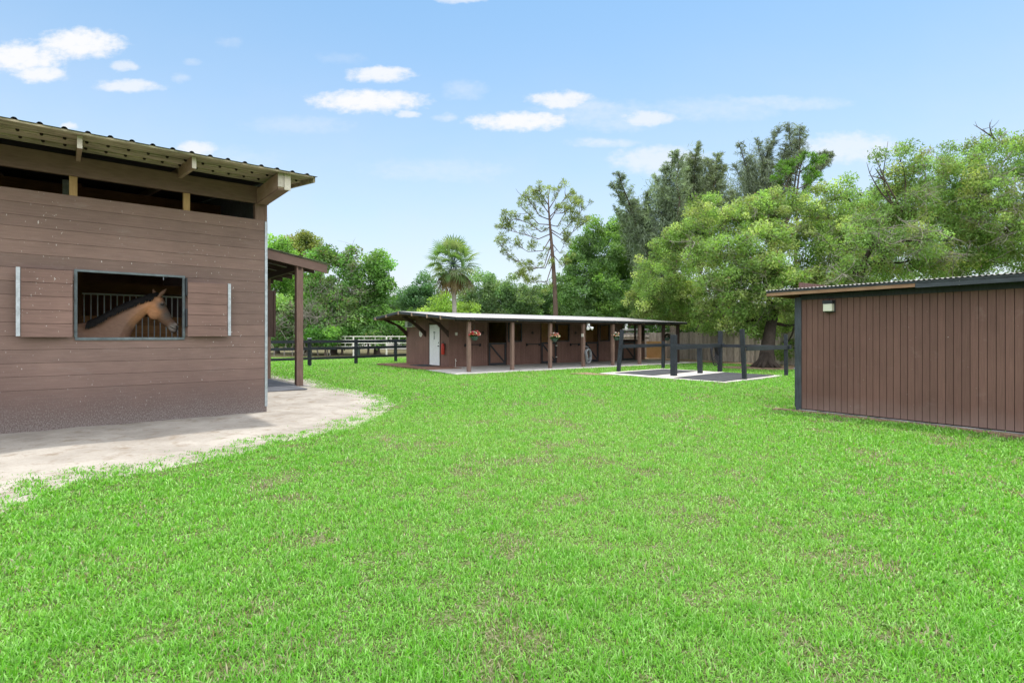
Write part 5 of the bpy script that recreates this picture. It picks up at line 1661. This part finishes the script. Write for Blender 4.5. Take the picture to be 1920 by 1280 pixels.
rt = [o_ for o_ in COL.objects if o_.name.startswith('leafy_tree') and o_.parent is None]
child_twigs(rt[2], [(1690, 400, [(1640, 290), (1625, 305), (1665, 265), (1680, 270)]), (1660, 340, [(1628, 330), (1640, 315)])], 22.0)
child_twigs(rt[1], [(1868, 265, [(1825, 234), (1856, 229)])], 23.0)


# ---- Australian pines: feathery upright plumes
def plume_tree(name, label, base, Y, tips, seed, trunk_r=0.3, col=(0.050, 0.066, 0.040), low=(0, 0), nper=900, wid=0.45, group=None, dens=1.0, body=()):
    g = np.random.default_rng(seed); random.seed(seed)
    base = Vector(base); t = thing(name, label, 'tree', base, 0, group)
    m = MB(); pos, size, cols, dirs = [], [], [], []
    top = max((P(x, y, Y) for x, y, *_ in tips), key=lambda p: p.z) - base
    hub = Vector((0, 0, max(2.0, low[1])))
    m.tube(branch_path((0, 0, -0.1), hub, 0.03, 4), [trunk_r * 1.3, trunk_r, trunk_r * .95, trunk_r * .9, trunk_r * .85], 9)
    for (x, y, *opt) in tips:
        start_f = opt[0] if opt else 0.45
        e = P(x, y, Y + g.normal(0, 1.2)) - base
        a = hub.copy(); a.z = hub.z + (e.z - hub.z) * random.uniform(0.0, 0.15)
        path = branch_path(a, e, 0.10, 8)
        m.tube(path, [trunk_r * 0.5 * (1 - 0.85 * i / 8) + 0.012 for i in range(9)], 6)
        pl_len = (e - a).length
        n = int(nper * dens * (pl_len / 8))
        # side branchlets along the leader
        nb_ = int(52 * dens * pl_len / 8)
        for q in range(nb_):
            tq = start_f + (1 - start_f) * (q + random.random()) / nb_
            k0 = min(int(tq * 8), 7); p = path[k0].lerp(path[k0 + 1], tq * 8 - k0)
            an = random.random() * 2 * math.pi
            L = wid * (1.9 * (1 - tq) + 0.45) * random.uniform(0.6, 1.3) * pl_len / 9
            dv = Vector((math.cos(an), math.sin(an), random.uniform(0.1, 1.3))).normalized()
            tip = p + dv * L
            m.tube([p, p.lerp(tip, .5) + Vector((0, 0, .05)), tip], [0.02, 0.014, 0.006], 4)
            kk = max(6, int(n / nb_))
            f = g.random((kk, 1)) ** 0.6 * 1.1
            pp_ = np.array(p) + (np.array(tip) - np.array(p)) * f + g.normal(0, 0.075, (kk, 3)) + np.array([0, 0, -0.06])
            pos.append(pp_)
            dd = np.tile(np.array(dv) * 0.6 + np.array([0, 0, -0.35]), (kk, 1))
            dirs.append(dd); size.append(g.uniform(0.25, 0.62, kk))
            tint = g.normal(1, .2)
            cols.append(np.array([col]) * max(tint, .5) * g.uniform(.7, 1.35, (kk, 1)))
    for (bx_, by_, rx, ry) in body:
        c = np.array(P(bx_, by_, Y) - base); rr = np.array([rx, (rx + ry) / 2, ry]) / F * Y
        for q in range(int(5 + rr[0] * rr[2] * 5)):
            d = g.normal(size=3); d /= np.linalg.norm(d)
            cc0 = c + d * rr * g.uniform(.5, 1.05)
            kk = 110
            pos.append(cc0 + g.normal(0, 1, (kk, 3)) * np.array([.22, .22, .75])); dirs.append(np.tile(np.array([d[0] * .5, d[1] * .5, g.choice([0.5, -0.5])]), (kk, 1)))
            size.append(g.uniform(.3, .7, kk)); cols.append(np.array([col]) * max(g.normal(1, .25), .5) * g.uniform(.7, 1.35, (kk, 1)))
    m.build('trunk', M['bark'], t, smooth=True)
    leaf_obj('crown', np.concatenate(pos), np.concatenate(size), np.concatenate(cols), t, M['needle'], aspect=0.10, dirs=np.concatenate(dirs), seed=seed + 3)
    return t


AG = 'feathery dark trees above the treeline'
def gp(x, Y): return ((x - CX) / F * Y, Y, 0)
plume_tree('feathery_pine', 'dark grey-green feathery tree leaning left, leftmost of the tall feathery trees', gp(1262, 48), 48,
           [(1150, 345, .35), (1160, 325, .4), (1185, 375), (1170, 405), (1210, 400), (1228, 330, .4), (1240, 355), (1262, 290, .4), (1268, 285, .4), (1255, 400), (1190, 440), (1225, 440), (1280, 360), (1300, 400), (1155, 390), (1215, 360), (1245, 315), (1200, 465), (1270, 440)], 51, low=(0, 5.5), group=AG, nper=1700, col=(0.195, 0.26, 0.175), wid=0.85, body=[(1200, 440, 40, 40), (1250, 430, 40, 45), (1240, 390, 35, 40), (1225, 490, 40, 40), (1270, 480, 35, 45)])
plume_tree('feathery_pine', 'dense dark olive feathery tree, middle of the tall feathery trees', gp(1312, 50), 50,
           [(1308, 268, .35), (1300, 290), (1330, 300), (1345, 290), (1360, 310), (1290, 330), (1320, 340), (1350, 350), (1285, 310), (1338, 330), (1300, 360), (1370, 360), (1275, 370), (1330, 390)], 52, low=(0, 7.0), group=AG, nper=1900, col=(0.19, 0.24, 0.15), wid=0.85, body=[(1310, 380, 40, 45), (1340, 370, 30, 40), (1300, 330, 30, 35), (1330, 440, 45, 40), (1290, 430, 30, 40)])
plume_tree('feathery_pine', 'tall open feathery tree with visible sky between its plumes, tallest on the right', gp(1445, 52), 52,
           [(1385, 268, .4), (1400, 300, .4), (1418, 262, .45), (1438, 300, .5), (1462, 240, .6), (1480, 233, .6), (1500, 238, .65), (1505, 262, .7), (1475, 270, .5), (1450, 265, .55), (1500, 285, .75), (1375, 310), (1410, 330), (1545, 285, .75), (1558, 290, .8), (1535, 310, .7), (1485, 310, .6), (1430, 340)], 53, low=(0, 9.0), trunk_r=0.26, group=AG, nper=1000, dens=0.9, wid=0.8, col=(0.175, 0.22, 0.165), body=[(1395, 370, 30, 45), (1430, 370, 34, 45), (1470, 350, 26, 40), (1405, 330, 20, 30)])


# ---- tufted pines
def tuft_pine(name, label, base, Y, trunk, branches, seed, trunk_r=0.25, tuft=0.42, n_t=46, col=(0.20, 0.27, 0.09), extra=0.75, nl=0.30, bark='bark_pine'):
    g = np.random.default_rng(seed); random.seed(seed)
    base = Vector(base); t = thing(name, label, 'tree', base)
    m = MB()
    tp = [P(x, y, Y) - base for x, y in trunk]
    tp = [Vector((0, 0, -0.1))] + tp
    rr = [trunk_r * (1 - 0.82 * i / (len(tp) - 1)) for i in range(len(tp))]
    m.tube(tp, rr, 9)
    tufts = []
    for (t0, pts) in branches:
        kf = t0 * (len(trunk) - 1); k0 = min(int(kf), len(trunk) - 2)
        a = tp[1 + k0].lerp(tp[2 + k0], kf - k0)
        wob = random.uniform(-1.6, 1.6)
        pp_ = [a] + [P(x, y, Y + wob * (i + 1) / len(pts)) - base for i, (x, y) in enumerate(pts)]
        r0 = 0.052
        nn_ = len(pp_)
        m.tube(pp_, [r0 * (1 - 0.75 * i / (nn_ - 1)) for i in range(nn_)], 6)
        # side shoots
        for i in range(1, nn_):
            a0, b0 = pp_[i - 1], pp_[i]
            for q in range(4 if i > 1 else 2):
                p = a0.lerp(b0, random.random())
                if i == 1 and (p - a0).length < 0.5 * (b0 - a0).length: continue
                dv = ((b0 - a0).normalized() * 0.7 + Vector((random.gauss(0, .6), random.gauss(0, .7), random.gauss(0.35, .4)))).normalized() * random.uniform(0.5, 1.25)
                m.tube(branch_path(p, p + dv, 0.2, 3), [0.026, 0.021, 0.016, 0.010], 5)
                if random.random() < extra: tufts.append(p + dv)
                if random.random() < 0.6: tufts.append(p + dv * 0.6 + Vector((random.gauss(0, .25), random.gauss(0, .25), random.gauss(.1, .2))))
        tufts.append(pp_[-1])
    m.build('trunk', M[bark], t, smooth=True)
    pos, size, cols, dirs = [], [], [], []
    for c in tufts:
        n = int(n_t * random.uniform(.6, 1.3))
        d = g.normal(size=(n, 3)); d[:, 2] += 0.5; d /= np.linalg.norm(d, axis=1)[:, None]
        sc_ = random.uniform(.7, 1.25)
        pos.append(np.array(c) + d * tuft * sc_ * 0.5 * g.uniform(.5, 1.1, (n, 1))); dirs.append(d * 1.2)
        size.append(nl * sc_ * g.uniform(.7, 1.25, n)); cols.append(np.array([col]) * random.uniform(.65, 1.35) * g.uniform(.75, 1.25, (n, 1)))
    leaf_obj('crown', np.concatenate(pos), np.concatenate(size), np.concatenate(cols), t, M['needle'], aspect=0.17, dirs=np.concatenate(dirs), seed=seed + 2)
    return t


tuft_pine('slash_pine', 'tall lone pine with open rounded crown and bare trunk behind the stable', gp(1042, 50), 50,
          [(1042, 590), (1040, 540), (1037, 490), (1034, 455), (1031, 420), (1029, 395), (1028, 370)],
          [(0.43, [(1022, 503), (990, 500), (962, 485), (943, 465), (938, 460)]), (0.50, [(1020, 500), (995, 505), (975, 512)]), (0.55, [(1018, 470), (990, 472), (970, 460)]), (0.58, [(1010, 448), (985, 440), (955, 432), (940, 425)]), (0.64, [(1015, 435), (990, 418), (965, 410), (948, 418)]),
           (0.66, [(1010, 420), (990, 400), (975, 385)]), (0.72, [(1012, 405), (995, 380), (985, 365)]), (0.8, [(1018, 385), (1005, 365)]), (0.62, [(1050, 440), (1068, 420), (1085, 400), (1094, 392)]), (0.66, [(1045, 425), (1062, 395), (1078, 375)]), (0.75, [(1042, 395), (1060, 370), (1070, 362)]),
           (0.85, [(1040, 375), (1048, 355)]), (1.0, [(1030, 352)]), (0.9, [(1015, 365), (1010, 356)]), (0.60, [(1055, 450), (1080, 430), (1094, 418)]), (0.40, [(1055, 500), (1066, 490)]), (0.33, [(1025, 528), (1000, 530), (985, 520)]), (0.70, [(1040, 400), (1055, 400), (1082, 385)]), (0.5, [(1050, 475), (1062, 448)])], 61, trunk_r=0.27, n_t=44, tuft=0.62, nl=0.31, col=(0.26, 0.33, 0.11))
tuft_pine('young_pine', 'bright green young pine standing before the open feathery tree', gp(1490, 42), 42,
          [(1490, 560), (1492, 480), (1495, 420), (1492, 380), (1498, 330), (1502, 305)],
          [(0.55, [(1470, 385), (1450, 375)]), (0.6, [(1520, 375), (1535, 365)]), (0.7, [(1475, 350), (1462, 345)]), (0.7, [(1515, 345), (1530, 330)]), (0.8, [(1485, 325), (1475, 320)]), (0.85, [(1515, 310), (1528, 303)]), (0.95, [(1505, 298)]), (0.5, [(1460, 405), (1440, 400)]), (0.45, [(1520, 410), (1545, 400)]), (0.9, [(1485, 305)])], 62, trunk_r=0.18, n_t=64, tuft=0.55, nl=0.30, extra=1.0, col=(0.12, 0.25, 0.045))

# ---- trees behind the stable
TG = 'broadleaf trees behind the stable'
MIDG, LITEG, DARKG = (0.085, 0.150, 0.056), (0.115, 0.205, 0.040), (0.036, 0.085, 0.034)
kw = dict(per=2.1, leaf=0.19, n_leaf=105, rc=0.65, aspect=0.5, twigs=0.35)
blob_tree('broadleaf_tree', 'bright green pointed tree just right of the lone pine', gp(1105, 52), 52, [(1105, 460, 30, 34), (1095, 505, 40, 40), (1125, 520, 36, 40), (1090, 555, 44, 36), (1130, 570, 40, 34), (1070, 590, 40, 30), (1115, 430, 22, 22), (1080, 480, 26, 26), (1140, 480, 28, 34), (1065, 540, 32, 34), (1140, 545, 36, 34)], MIDG, 71, col2=LITEG, mixp=0.35, trunk_r=0.2, group=TG, **kw)
blob_tree('broadleaf_tree', 'light green airy tree below the leaning feathery tree', gp(1175, 54), 54, [(1165, 440, 30, 32), (1190, 465, 30, 36), (1160, 490, 40, 36), (1195, 515, 34, 36), (1165, 545, 44, 36), (1200, 570, 40, 32), (1150, 590, 40, 26), (1175, 425, 22, 20), (1140, 450, 26, 26), (1205, 430, 26, 26), (1215, 480, 30, 40), (1180, 500, 40, 36), (1130, 520, 30, 36), (1220, 540, 34, 36)], MIDG, 72, col2=LITEG, mixp=0.5, trunk_r=0.2, group=TG, **kw)
blob_tree('broadleaf_tree', 'round grey-green tree directly right of the palm', gp(925, 54), 54, [(910, 535, 40, 26), (950, 540, 38, 28), (895, 570, 44, 30), (940, 575, 48, 32), (985, 570, 36, 34), (920, 605, 50, 24)], (0.070, 0.125, 0.055), 73, col2=(0.115, 0.165, 0.08), mixp=0.35, trunk_r=0.22, group=TG, **kw)
blob_tree('broadleaf_tree', 'loose dull green tree under the crown of the lone pine', gp(1010, 57), 57, [(1005, 560, 34, 28), (1040, 565, 36, 36), (1000, 590, 44, 26), (1045, 600, 44, 26), (970, 600, 34, 24)], (0.062, 0.115, 0.048), 74, col2=(0.10, 0.16, 0.06), mixp=0.3, trunk_r=0.18, group=TG, **kw)
blob_tree('broadleaf_tree', 'dark blue-green tree left of the palm trunk', gp(795, 56), 56, [(792, 535, 24, 22), (780, 560, 30, 24), (812, 560, 30, 26), (765, 580, 26, 26), (800, 590, 40, 24), (750, 560, 18, 18)], DARKG, 75, col2=(0.06, 0.12, 0.05), mixp=0.3, trunk_r=0.2, group=TG, **kw)
blob_tree('broadleaf_tree', 'yellow-green bushy tree around the foot of the palm', gp(835, 50), 50, [(830, 570, 24, 26), (850, 590, 30, 22), (812, 595, 24, 20), (790, 600, 24, 16), (875, 590, 26, 24)], (0.135, 0.215, 0.045), 76, col2=(0.19, 0.25, 0.06), mixp=0.4, trunk_r=0.15, group=TG, **kw)
# ---- left tree mass
LG = 'tangled trees beyond the board fence'
kw = dict(per=2.0, leaf=0.19, n_leaf=120, rc=0.60, aspect=0.55, twigs=0.4)
blob_tree('vine_tree', 'round glossy green tree at the right end of the tangled trees', gp(708, 41), 41, [(700, 490, 24, 22), (715, 505, 20, 24), (690, 520, 28, 26), (718, 540, 20, 28), (695, 560, 26, 28), (705, 590, 24, 26), (722, 600, 16, 24)], (0.062, 0.135, 0.030), 81, col2=(0.10, 0.18, 0.045), mixp=0.45, trunk_r=0.22, group=LG, **kw)
blob_tree('vine_tree', 'vine-draped dark green tree in the middle of the tangled trees', gp(625, 41), 41, [(640, 478, 34, 18), (610, 490, 28, 22), (660, 500, 28, 24), (600, 530, 36, 34), (640, 545, 38, 34), (665, 560, 28, 34), (610, 580, 40, 34), (650, 605, 40, 26), (585, 610, 36, 24)], (0.062, 0.135, 0.030), 82, col2=(0.115, 0.175, 0.06), mixp=0.4, trunk_r=0.25, group=LG, strands=60, greytwig=55, dead=0.08, **kw)
blob_tree('vine_tree', 'olive tree with thin crown rising over the awning roof', gp(570, 46), 46, [(565, 455, 30, 18), (585, 450, 22, 14), (560, 480, 36, 22), (590, 478, 26, 20), (575, 510, 36, 26), (545, 540, 36, 34)], (0.105, 0.140, 0.040), 83, col2=(0.17, 0.175, 0.05), mixp=0.45, trunk_r=0.22, group=LG, **kw)
blob_tree('vine_tree', 'bright green tree between the barn corner and the awning', gp(520, 43), 43, [(520, 455, 22, 16), (505, 475, 24, 22), (535, 485, 26, 20), (510, 520, 30, 30), (480, 500, 30, 40), (530, 560, 34, 34), (520, 610, 40, 30)], (0.085, 0.165, 0.034), 84, col2=(0.13, 0.23, 0.04), mixp=0.35, trunk_r=0.2, group=LG, **kw)
blob_tree('shrub', 'dark green shrub under the tangled trees behind the pipe panels', gp(690, 40), 40, [(690, 620, 34, 20), (660, 632, 30, 16), (720, 630, 28, 18)], (0.055, 0.13, 0.03), 85, cat='shrub', col2=(0.09, 0.2, 0.04), mixp=0.3, trunk_r=0.08, trunk_top=P(690, 640, 40), **kw)
blob_tree('shrub', 'leafy shrub beside the awning post beyond the black fence', gp(610, 38.5), 38.5, [(610, 630, 26, 18), (580, 635, 26, 14)], (0.06, 0.15, 0.03), 86, cat='shrub', col2=(0.1, 0.2, 0.04), mixp=0.3, trunk_r=0.07, trunk_top=P(610, 645, 38.5), **kw)
blob_tree('shrub', 'wide leafy thicket behind the third pipe panel', gp(740, 44), 44, [(735, 610, 30, 24), (765, 622, 30, 18), (700, 610, 30, 26), (755, 595, 22, 18)], (0.085, 0.17, 0.04), 87, cat='shrub', col2=(0.12, 0.2, 0.05), mixp=0.4, trunk_r=0.08, trunk_top=P(740, 640, 44), **kw)
blob_tree('vine_tree', 'dense green tree filling the gap behind the bare grey branches', gp(560, 44), 44, [(560, 560, 40, 34), (600, 560, 34, 34), (540, 600, 40, 34), (590, 605, 40, 30), (560, 630, 40, 20), (510, 600, 40, 40), (640, 620, 34, 24)], (0.062, 0.135, 0.030), 88, col2=(0.105, 0.175, 0.05), mixp=0.35, trunk_r=0.2, group=LG, strands=40, **kw)
blob_tree('shrub', 'low bright green thicket along the foot of the tangled trees', gp(640, 39.6), 39.6, [(640, 628, 30, 18), (670, 615, 26, 22), (615, 618, 28, 20), (585, 622, 28, 20), (550, 625, 30, 20), (520, 622, 30, 24), (700, 632, 26, 16), (655, 580, 24, 24), (600, 585, 24, 24), (540, 590, 28, 26)], (0.058, 0.118, 0.034), 89, cat='shrub', col2=(0.10, 0.165, 0.055), mixp=0.4, dead=0.08, greytwig=20, trunk_r=0.08, trunk_top=P(640, 640, 39.6), **kw)
# bare grey tree in front
random.seed(91)
gt = thing('bare_tree', 'leafless pale grey branching tree beside the awning post', 'tree', gp(592, 39.2))
m = MB()
def grow(p, d, L, r, dep):
    q = p + d * L
    m.tube(branch_path(p, q, 0.14, 3), [r, r * .9, r * .8, r * .7], 5)
    if dep == 0: return
    for k2 in range(random.choice((2, 3, 3))):
        nd = (d + Vector((random.gauss(0, .6), random.gauss(0, .6), random.gauss(0.05, .45)))).normalized()
        grow(q if k2 < 2 else p.lerp(q, .6), nd, L * random.uniform(.6, .85), r * .62, dep - 1)
for dx_ in (-0.9, -0.25, 0.15, 0.8):
    grow(Vector((dx_, random.uniform(-.3, .3), -0.05)), Vector((random.gauss(dx_ * 0.25, .12), random.gauss(0, .15), 1)).normalized(), 1.75, 0.05, 5)
m.build('trunk', M['bark_grey'], gt)
bt2 = thing('bare_tree', 'low tangle of leafless grey branches between barn corner and awning post', 'tree', gp(530, 38.5))
m = MB()
for dx_ in (-0.6, 0.1, 0.7):
    grow(Vector((dx_, random.uniform(-.3, .3), -0.05)), Vector((random.gauss(dx_ * 0.3, .15), random.gauss(0, .15), 1)).normalized(), 1.25, 0.035, 5)
m.build('trunk', M['bark_grey'], bt2)
# banana plant
bp = thing('banana_plant', 'banana plant with broad bright leaves below the glossy green tree', 'plant', gp(672, 39.5))
m = MB(); m.tube([(0, 0, 0), (0, 0, 1.4), (0.05, 0, 2.2)], [0.13, 0.1, 0.06], 8); m.build('stem', M['pot'], bp)
vv, cc_, ff, lt_ = [], [], [], []
random.seed(92)
for q in range(9):
    an = q * 0.75 + random.random() * .4; L = random.uniform(1.3, 1.9); el = random.uniform(0.5, 1.2)
    prev = None
    for i in range(9):
        s = i / 8
        c = Vector((math.cos(an) * L * s * math.cos(el) * 1.1, math.sin(an) * L * s * math.cos(el), 2.1 + L * s * math.sin(el) - 0.8 * s * s * L * 0.6))
        wv_ = 0.25 * math.sin(math.pi * min(s * 0.93 + 0.05, 1)) + 0.01
        sd2 = Vector((-math.sin(an), math.cos(an), 0)) * wv_
        b0 = len(vv)
        vv += [c - sd2 - Vector((0, 0, .06)), c, c + sd2 - Vector((0, 0, .06))]
        cc_ += [(0.12, 0.27, 0.03)] * 3
        if prev is not None:
            ff += [prev, prev + 1, b0 + 1, b0, prev + 1, prev + 2, b0 + 2, b0 + 1]; lt_ += [4, 4]
        prev = b0
np_mesh('leaves', np.array([tuple(v) for v in vv]), np.array(ff), np.array(lt_), M['leaf'], bp, np.array(cc_), smooth=True)

# ---- cabbage palm
random.seed(93)
palm = thing('palm_tree', 'fan palm with round shaggy crown and smooth grey trunk behind the stable', 'palm tree', gp(853, 45))
ctr = P(850, 497, 45) - palm.location
m = MB(); m.tube([(0, 0, -0.1), (-0.02, 0, 2), (-0.05, 0, 4), (ctr.x, ctr.y, ctr.z - 0.3)], [0.24, 0.20, 0.19, 0.17], 12); m.build('trunk', M['bark_palm'], palm, smooth=True)
vv, cc_, ff, lt_ = [], [], [], []
st = MB()
def fan(c, d, Lp, Rf, colr, droop):
    d = d.normalized()
    tip = c + d * Lp
    st.tube([c, c.lerp(tip, .5) + Vector((0, 0, .05)), tip], [0.03, 0.022, 0.016], 4)
    side = d.cross(Vector((0, 0, 1)))
    if side.length < .1: side = Vector((1, 0, 0))
    side.normalize(); side = (side + Vector((random.gauss(0, .35),) * 3)).normalized()
    nrm_ = side.cross(d).normalized()
    nseg = 17
    for i in range(nseg):
        an = (i / (nseg - 1) - 0.5) * R(235)
        dv = (d * math.cos(an) + side * math.sin(an)).normalized()
        L = Rf * (0.72 + 0.28 * math.cos(an * 0.8)) * random.uniform(.9, 1.08)
        perp = (d * -math.sin(an) + side * math.cos(an)).normalized()
        prev = None
        for s in (0.0, 0.45, 0.8, 1.0):
            p = tip + dv * L * s + nrm_ * 0.10 * s * L + Vector((0, 0, -droop * L * s ** 2.2))
            ww = 0.05 * (0.35, 1.0, 0.55, 0.06)[(0.0, 0.45, 0.8, 1.0).index(s)]
            b0 = len(vv); vv.extend([p - perp * ww, p + perp * ww])
            cv_ = random.uniform(.85, 1.15); cc_.extend([tuple(x * cv_ for x in colr)] * 2)
            if prev is not None: ff.extend([prev, prev + 1, b0 + 1, b0]); lt_.append(4)
            prev = b0
for q in range(62):
    an = q * 2.399; el = 1.45 - 2.55 * (q / 61) ** 0.9
    d = Vector((math.cos(an) * math.cos(el), math.sin(an) * math.cos(el), math.sin(el)))
    colr = random.choice(((0.13, 0.23, 0.08), (0.18, 0.28, 0.11), (0.25, 0.32, 0.16)))
    if q > 53: colr = (0.19, 0.155, 0.075)
    fan(ctr.copy(), d, random.uniform(1.15, 1.75), random.uniform(1.0, 1.25), colr, 0.15 + 0.3 * (q / 61))
np_mesh('fronds', np.array([tuple(v) for v in vv]), np.array(ff), np.array(lt_), M['leaf'], palm, np.array(cc_))
st.build('leaf_stalks', M['pot'], palm)
vv, cc_, ff, lt_ = [], [], [], []; st = MB()
for q in range(15):
    an = q * 2.399 + .5; el = random.uniform(-1.2, -0.65)
    fan(ctr - Vector((0, 0, .1)), Vector((math.cos(an) * math.cos(el), math.sin(an) * math.cos(el), math.sin(el))), random.uniform(.8, 1.2), random.uniform(.95, 1.2), random.choice(((0.26, 0.185, 0.11), (0.22, 0.15, 0.10), (0.32, 0.235, 0.15))), 0.75)
np_mesh('dead_fronds', np.array([tuple(v) for v in vv]), np.array(ff), np.array(lt_), M['leaf'], palm, np.array(cc_))
vv, cc_, ff, lt_ = [], [], [], []

# ---- white house glimpsed through the trees
hs = thing('white_house', 'pale house glimpsed through the trees at the left end of the stable', 'house', (*gp(720, 58)[:2], 0))
m = MB(); m.box(-3.5, 3.5, 0, 5, -0.1, 2.9); m.build('wall', M['house_white'], hs)
m = MB(); m.add([(-3.9, -.4, 2.85), (3.9, -.4, 2.85), (3.9, 5.4, 2.85), (-3.9, 5.4, 2.85), (-3.9, 2.5, 4.0), (3.9, 2.5, 4.0)], [(0, 1, 5, 4), (2, 3, 4, 5), (0, 4, 3), (1, 2, 5), (3, 2, 1, 0)]); m.build('roof', M['roof'], hs)
m = MB(); m.box(-2.2, -1.0, -0.03, -0.002, 1.0, 2.1); m.box(1.0, 2.2, -0.03, -0.002, 1.0, 2.1); m.build('window', M['dark_in'], hs)

# ---- far wood closing the view
g = np.random.default_rng(99)
n = 190000
fx = g.uniform(-75, 75, n); fy = 66 + g.uniform(0, 9, n) + 0.004 * fx ** 2
topz = 4.6 + 3.4 * fbm(make_noise(77), fx * 0.16, fy * 0.05, 3)
fz = topz * g.random(n) ** 0.75
fc = np.array([[0.075, 0.150, 0.050]]) * (0.6 + 0.8 * fbm(make_noise(78), fx * 0.5, fz * 0.5 + 3, 2))[:, None] * g.uniform(.7, 1.3, (n, 1))
o = leaf_obj('woodland', np.stack([fx, fy, fz], 1), g.uniform(.25, .5, n), fc, None, M['leaf'], aspect=.6, seed=100)
tag(o, 'distant mass of green woodland behind all the trees', 'woodland', kind='stuff')
